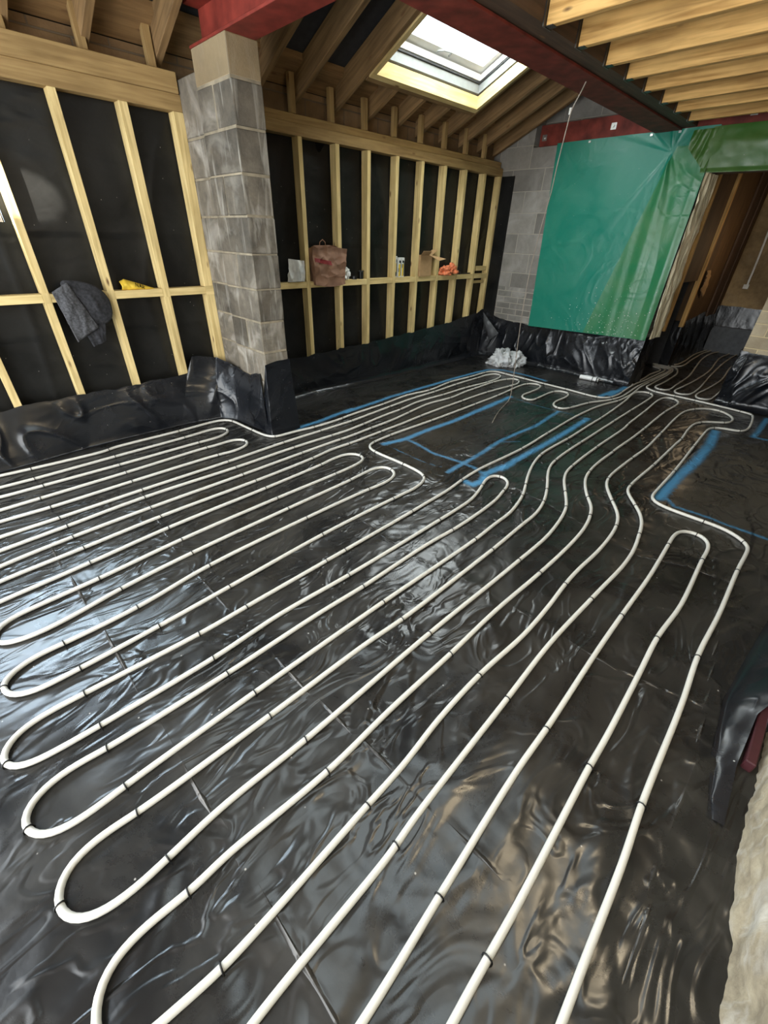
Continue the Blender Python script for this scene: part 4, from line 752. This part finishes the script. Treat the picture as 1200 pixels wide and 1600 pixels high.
# yellow packet
yp = thing('yellow_packet', (-3.96, 1.2, 1.094), 'crumpled yellow packet with dark printing lying on the left cross rail', 'packet')
def ypf(u, v):
    y = 1.09+.235*u; zt = 1.178*(1-u)+1.098*u if u > .13 else 1.150+u*.1; z = 1.095+(zt-1.095)*v; return (-3.955+.03*math.sin(v*3.1)*(1-u*.6)+.005*fbm((y, z, 0), 30)-.02*v, y, z)
solid(MB().grid(ypf, 34, 14).build('wrapper', YELLOW, yp, smooth=True), .004)
mb = MB()   # smudged dark letters on the wrapper
def stroke(mb, a, b, wd=.0035):
    a, b = Vector(a), Vector(b); d = (b-a).normalized(); s = Vector((0, -d[2], d[1]))*wd; x = .012
    return mb.poly([a-s, b-s, b+s, a+s], [[0, 1, 2, 3], [3, 2, 1, 0]])
for k, st_ in enumerate((((0, 0, 0), (0, 0, 1)), ((0, 0, 1), (0, .7, 0)), ((0, .7, 0), (0, .7, 1)))): pass
def letter(y0, z0, s, segs, mb):
    for (a, b), (c, d) in segs:
        y1, z1, y2, z2 = y0+a*s, z0+b*s-.34*a*s, y0+c*s, z0+d*s-.34*c*s
        stroke(mb, (-3.918, y1, z1), (-3.918, y2, z2), .0022)
letter(1.185, 1.118, .026, [((0, 0), (0, 1)), ((0, 1), (.6, 0)), ((.6, 0), (.6, 1))], mb)
letter(1.208, 1.110, .026, [((0, 0), (.3, 1)), ((.3, 1), (.6, 0)), ((.15, .4), (.45, .4))], mb)
letter(1.229, 1.103, .024, [((0, 0), (0, 1)), ((0, 1), (.5, .9)), ((.5, .9), (.5, .5)), ((.5, .5), (0, .5)), ((.1, .5), (.55, 0))], mb)
mb.build('lettering', BLACKP, yp)
# clear bag with white papers
wp = thing('clear_packet', (-3.97, 2.66, 1.094), 'clear packet of white paper standing on the rail next to the block pier', 'packet')
solid(quad([(2.61, 1.272), (2.735, 1.23), (2.74, 1.10), (2.575, 1.097)], -3.955, .025, 2, 16, .01).build('papers', WHITEP, wp, smooth=True), .01)
quad([(2.585, 1.292), (2.75, 1.275), (2.755, 1.10), (2.56, 1.10)], -3.94, .03, 9, 20, .02).build('film', WHITEP, wp, smooth=True)
# brown paper bag
pb = thing('paper_bag', (-3.93, 3.03, 1.06), 'brown paper carrier bag with a red band, slumped on the rail behind the pier', 'bag')
def bagf(u, v):
    a = u*4; i = int(a) % 4; t = a-int(a); W0, W1 = 2.845, 3.235
    cor = [(-3.90, W0, 0), (-3.86, W1-.005, 0), (-3.99, 3.185, 0), (-4.0, 2.85, 0)]
    p = Vector(cor[i]).lerp(Vector(cor[(i+1) % 4]), t); z = 1.065+.325*v
    if i == 0: z -= .0*t
    z += .015*math.sin(u*12.5+1)*v-.02*(1-v)*math.sin(math.pi*t)*(i == 0)
    tap = 1-.06*(1-v); p.y = 3.04+(p.y-3.04)*tap
    p.x += .028*fbm((p.y, z, 3), 7)*1.0*(v*.6+.4)+.012*ridge((p.y, z*.8, p.x), 9, 4); 
    if i in (1, 2, 3) and z < 1.10: z = max(z, 1.096) if i == 2 else z
    return (p.x, p.y+.01*fbm((p.x*3, z, 1), 6), z)
solid(MB().grid(bagf, 96, 30).build('bag_body', PAPER, pb, smooth=False), .002)
solid(MB().grid(lambda u, v: (bagf((.02+.5*u)/4, .60+.10*v-.06*u)[0]+.006, 2.86+.19*u, 1.265+.035*v-.03*u), 14, 4).build('red_band', REDB, pb), .001)
mb = MB().tube([(-3.90, 2.93, 1.38), (-3.90, 2.935, 1.43), (-3.90, 2.97, 1.452), (-3.90, 3.0, 1.43), (-3.90, 3.005, 1.385)], .004, 6); mb.build('handle', PAPER, pb, smooth=True)
MB().tube([(-3.858, 3.0, 1.125), (-3.858, 3.06, 1.145), (-3.857, 3.16, 1.135), (-3.858, 3.21, 1.145)], .003, 6).build('handle', PAPER, pb, smooth=True)
o = crumple((-3.965, 3.305, 1.135), (.035, .05, .055), 4, 3, .5, 3.5).build('crumpled_paper', WHITEP); tag(o, 'crumpled white paper on the rail right of the paper bag', 'paper')
o = MB().tube([(-3.96, 3.425, 1.096), (-3.96, 3.425, 1.125)], .03, 14).build('tape_roll', BLACKP, smooth=False); tag(o, 'small round black lump on the rail between the white paper and the stud', 'tape')
o = MB().box(-3.98, -3.945, 3.50, 3.545, 1.095, 1.165).box(-3.975, -3.95, 3.487, 3.56, 1.165, 1.175).build('black_bracket', BLACKP, bevel=.003); tag(o, 'small upright black bracket on the rail, right of the round black lump', 'bracket')
# three cartons
for k, (y, wd, h, nm) in enumerate(((4.05, .03, .215, 'left of the three'), (4.10, .05, .20, 'middle of the three'), (4.155, .048, .20, 'right of the three'))):
    c = thing('narrow_carton', (-3.96, y, 1.094), 'narrow white and yellow carton standing on the rail, '+nm, 'carton', 'narrow cartons on the rail left of the cardboard box')
    MB().box(-4.0, -3.95, y, y+wd, 1.095, 1.094+h).build('carton_body', WHITEP, c, bevel=.002)
    MB().box(-3.9505, -3.949, y+.006, y+wd-.016, 1.105, 1.105+h*.62).build('yellow_print', YELLOW, c)
    MB().box(-3.9505, -3.9485, y+wd-.014, y+wd-.007, 1.11, 1.10+h*.8).box(-3.9505, -3.9485, y+.004, y+.014, 1.11+.04*k, 1.15+.04*k).box(-3.9505, -3.9485, y+.012, y+wd-.012, 1.094+h*.74, 1.094+h*.86).build('black_print', BLACKP, c)
# cardboard box with open flaps
cb = thing('cardboard_box', (-3.97, 4.57, 1.094), 'open brown cardboard box on the rail, flaps bent out over the stud', 'box')
mb = MB().box(-4.03, -3.915, 4.44, 4.445, 1.095, 1.32).box(-4.03, -3.915, 4.655, 4.66, 1.095, 1.32).box(-3.92, -3.915, 4.445, 4.655, 1.095, 1.32).box(-4.03, -4.025, 4.445, 4.655, 1.095, 1.32).box(-4.025, -3.92, 4.445, 4.655, 1.095, 1.10)
mb.build('box_body', CARD, cb, bevel=.001)
def flap(c, par):
    c = [Vector(p) for p in c]; n = (c[1]-c[0]).cross(c[2]-c[1]).normalized()*.003; return MB().hexa([p for p in c]+[p+n for p in c]).build('flap', CARD, par)
flap([(-3.915, 4.445, 1.32), (-3.915, 4.60, 1.32), (-3.86, 4.585, 1.365), (-3.86, 4.43, 1.365)], cb)
flap([(-3.92, 4.655, 1.32), (-4.01, 4.655, 1.32), (-4.01, 4.76, 1.375), (-3.92, 4.76, 1.375)], cb)
flap([(-3.92, 4.60, 1.325), (-3.92, 4.66, 1.32), (-3.80, 4.79, 1.285), (-3.83, 4.70, 1.265)], cb)
# orange gloves
og = thing('orange_gloves', (-3.96, 5.04, 1.094), 'crumpled orange gloves or netting on the rail right of the cardboard box', 'gloves')
crumple((-3.94, 4.97, 1.135), (.05, .09, .052), 6, 4, .55, 3.2).build('glove', ORANGE, og, smooth=True)
crumple((-3.94, 5.11, 1.155), (.045, .085, .06), 9, 4, .6, 3.4).build('glove', ORANGE, og, smooth=True)
o = MB().box(-3.99, -3.96, 5.26, 5.29, 1.095, 1.19).box(-3.985, -3.955, 5.30, 5.34, 1.095, 1.125).tube([(-3.965, 5.36, 1.10), (-3.96, 5.55, 1.104)], .008, 8).build('hand_tool', BLACKP, bevel=.002); tag(o, 'small dark tool lying on the rail right of the orange gloves', 'tool')

# ------------------------------------------------------------------ things on the floor
o = thing('white_plastic_bag', (-3.2, 5.58, 0), 'crumpled whitish plastic bag lying on the membrane in the back left corner', 'bag')
crumple((-3.24, 5.52, .10), (.12, .12, .13), 2, 5, .55, 2.6).build('bag', BAGW, o, smooth=True)
crumple((-3.10, 5.66, .075), (.11, .11, .10), 5, 5, .5, 2.6).build('bag', BAGW, o, smooth=True)
crumple((-3.34, 5.50, .025), (.09, .06, .03), 8, 4, .5, 2.6).build('bag', BAGW, o, smooth=True)
tb = thing('sealant_tube', (-2.02, 5.80, 0), 'white sealant cartridge lying on the floor below the green sheet', 'tube')
a, b = Vector((-2.17, 5.775, .028)), Vector((-1.94, 5.80, .028)); d = (b-a).normalized()
MB().tube([a, a+d*.004, b-d*.004, b], [.024, .026, .026, .024], 20).build('cartridge', WHITE, tb, smooth=False)
MB().tube([a+d*.155, a+d*.165], .0265, 20).tube([a+d*.205, a+d*.222], .0265, 20).build('black_print', BLACKP, tb)
MB().tube([b, b+d*.012, b+d*.02, b+d*.07], [.016, .015, .008, .003], 14).build('nozzle', GALV, tb)
# plaster crumbs and small leaves of grit scattered by the doorway are left to the membrane's dust
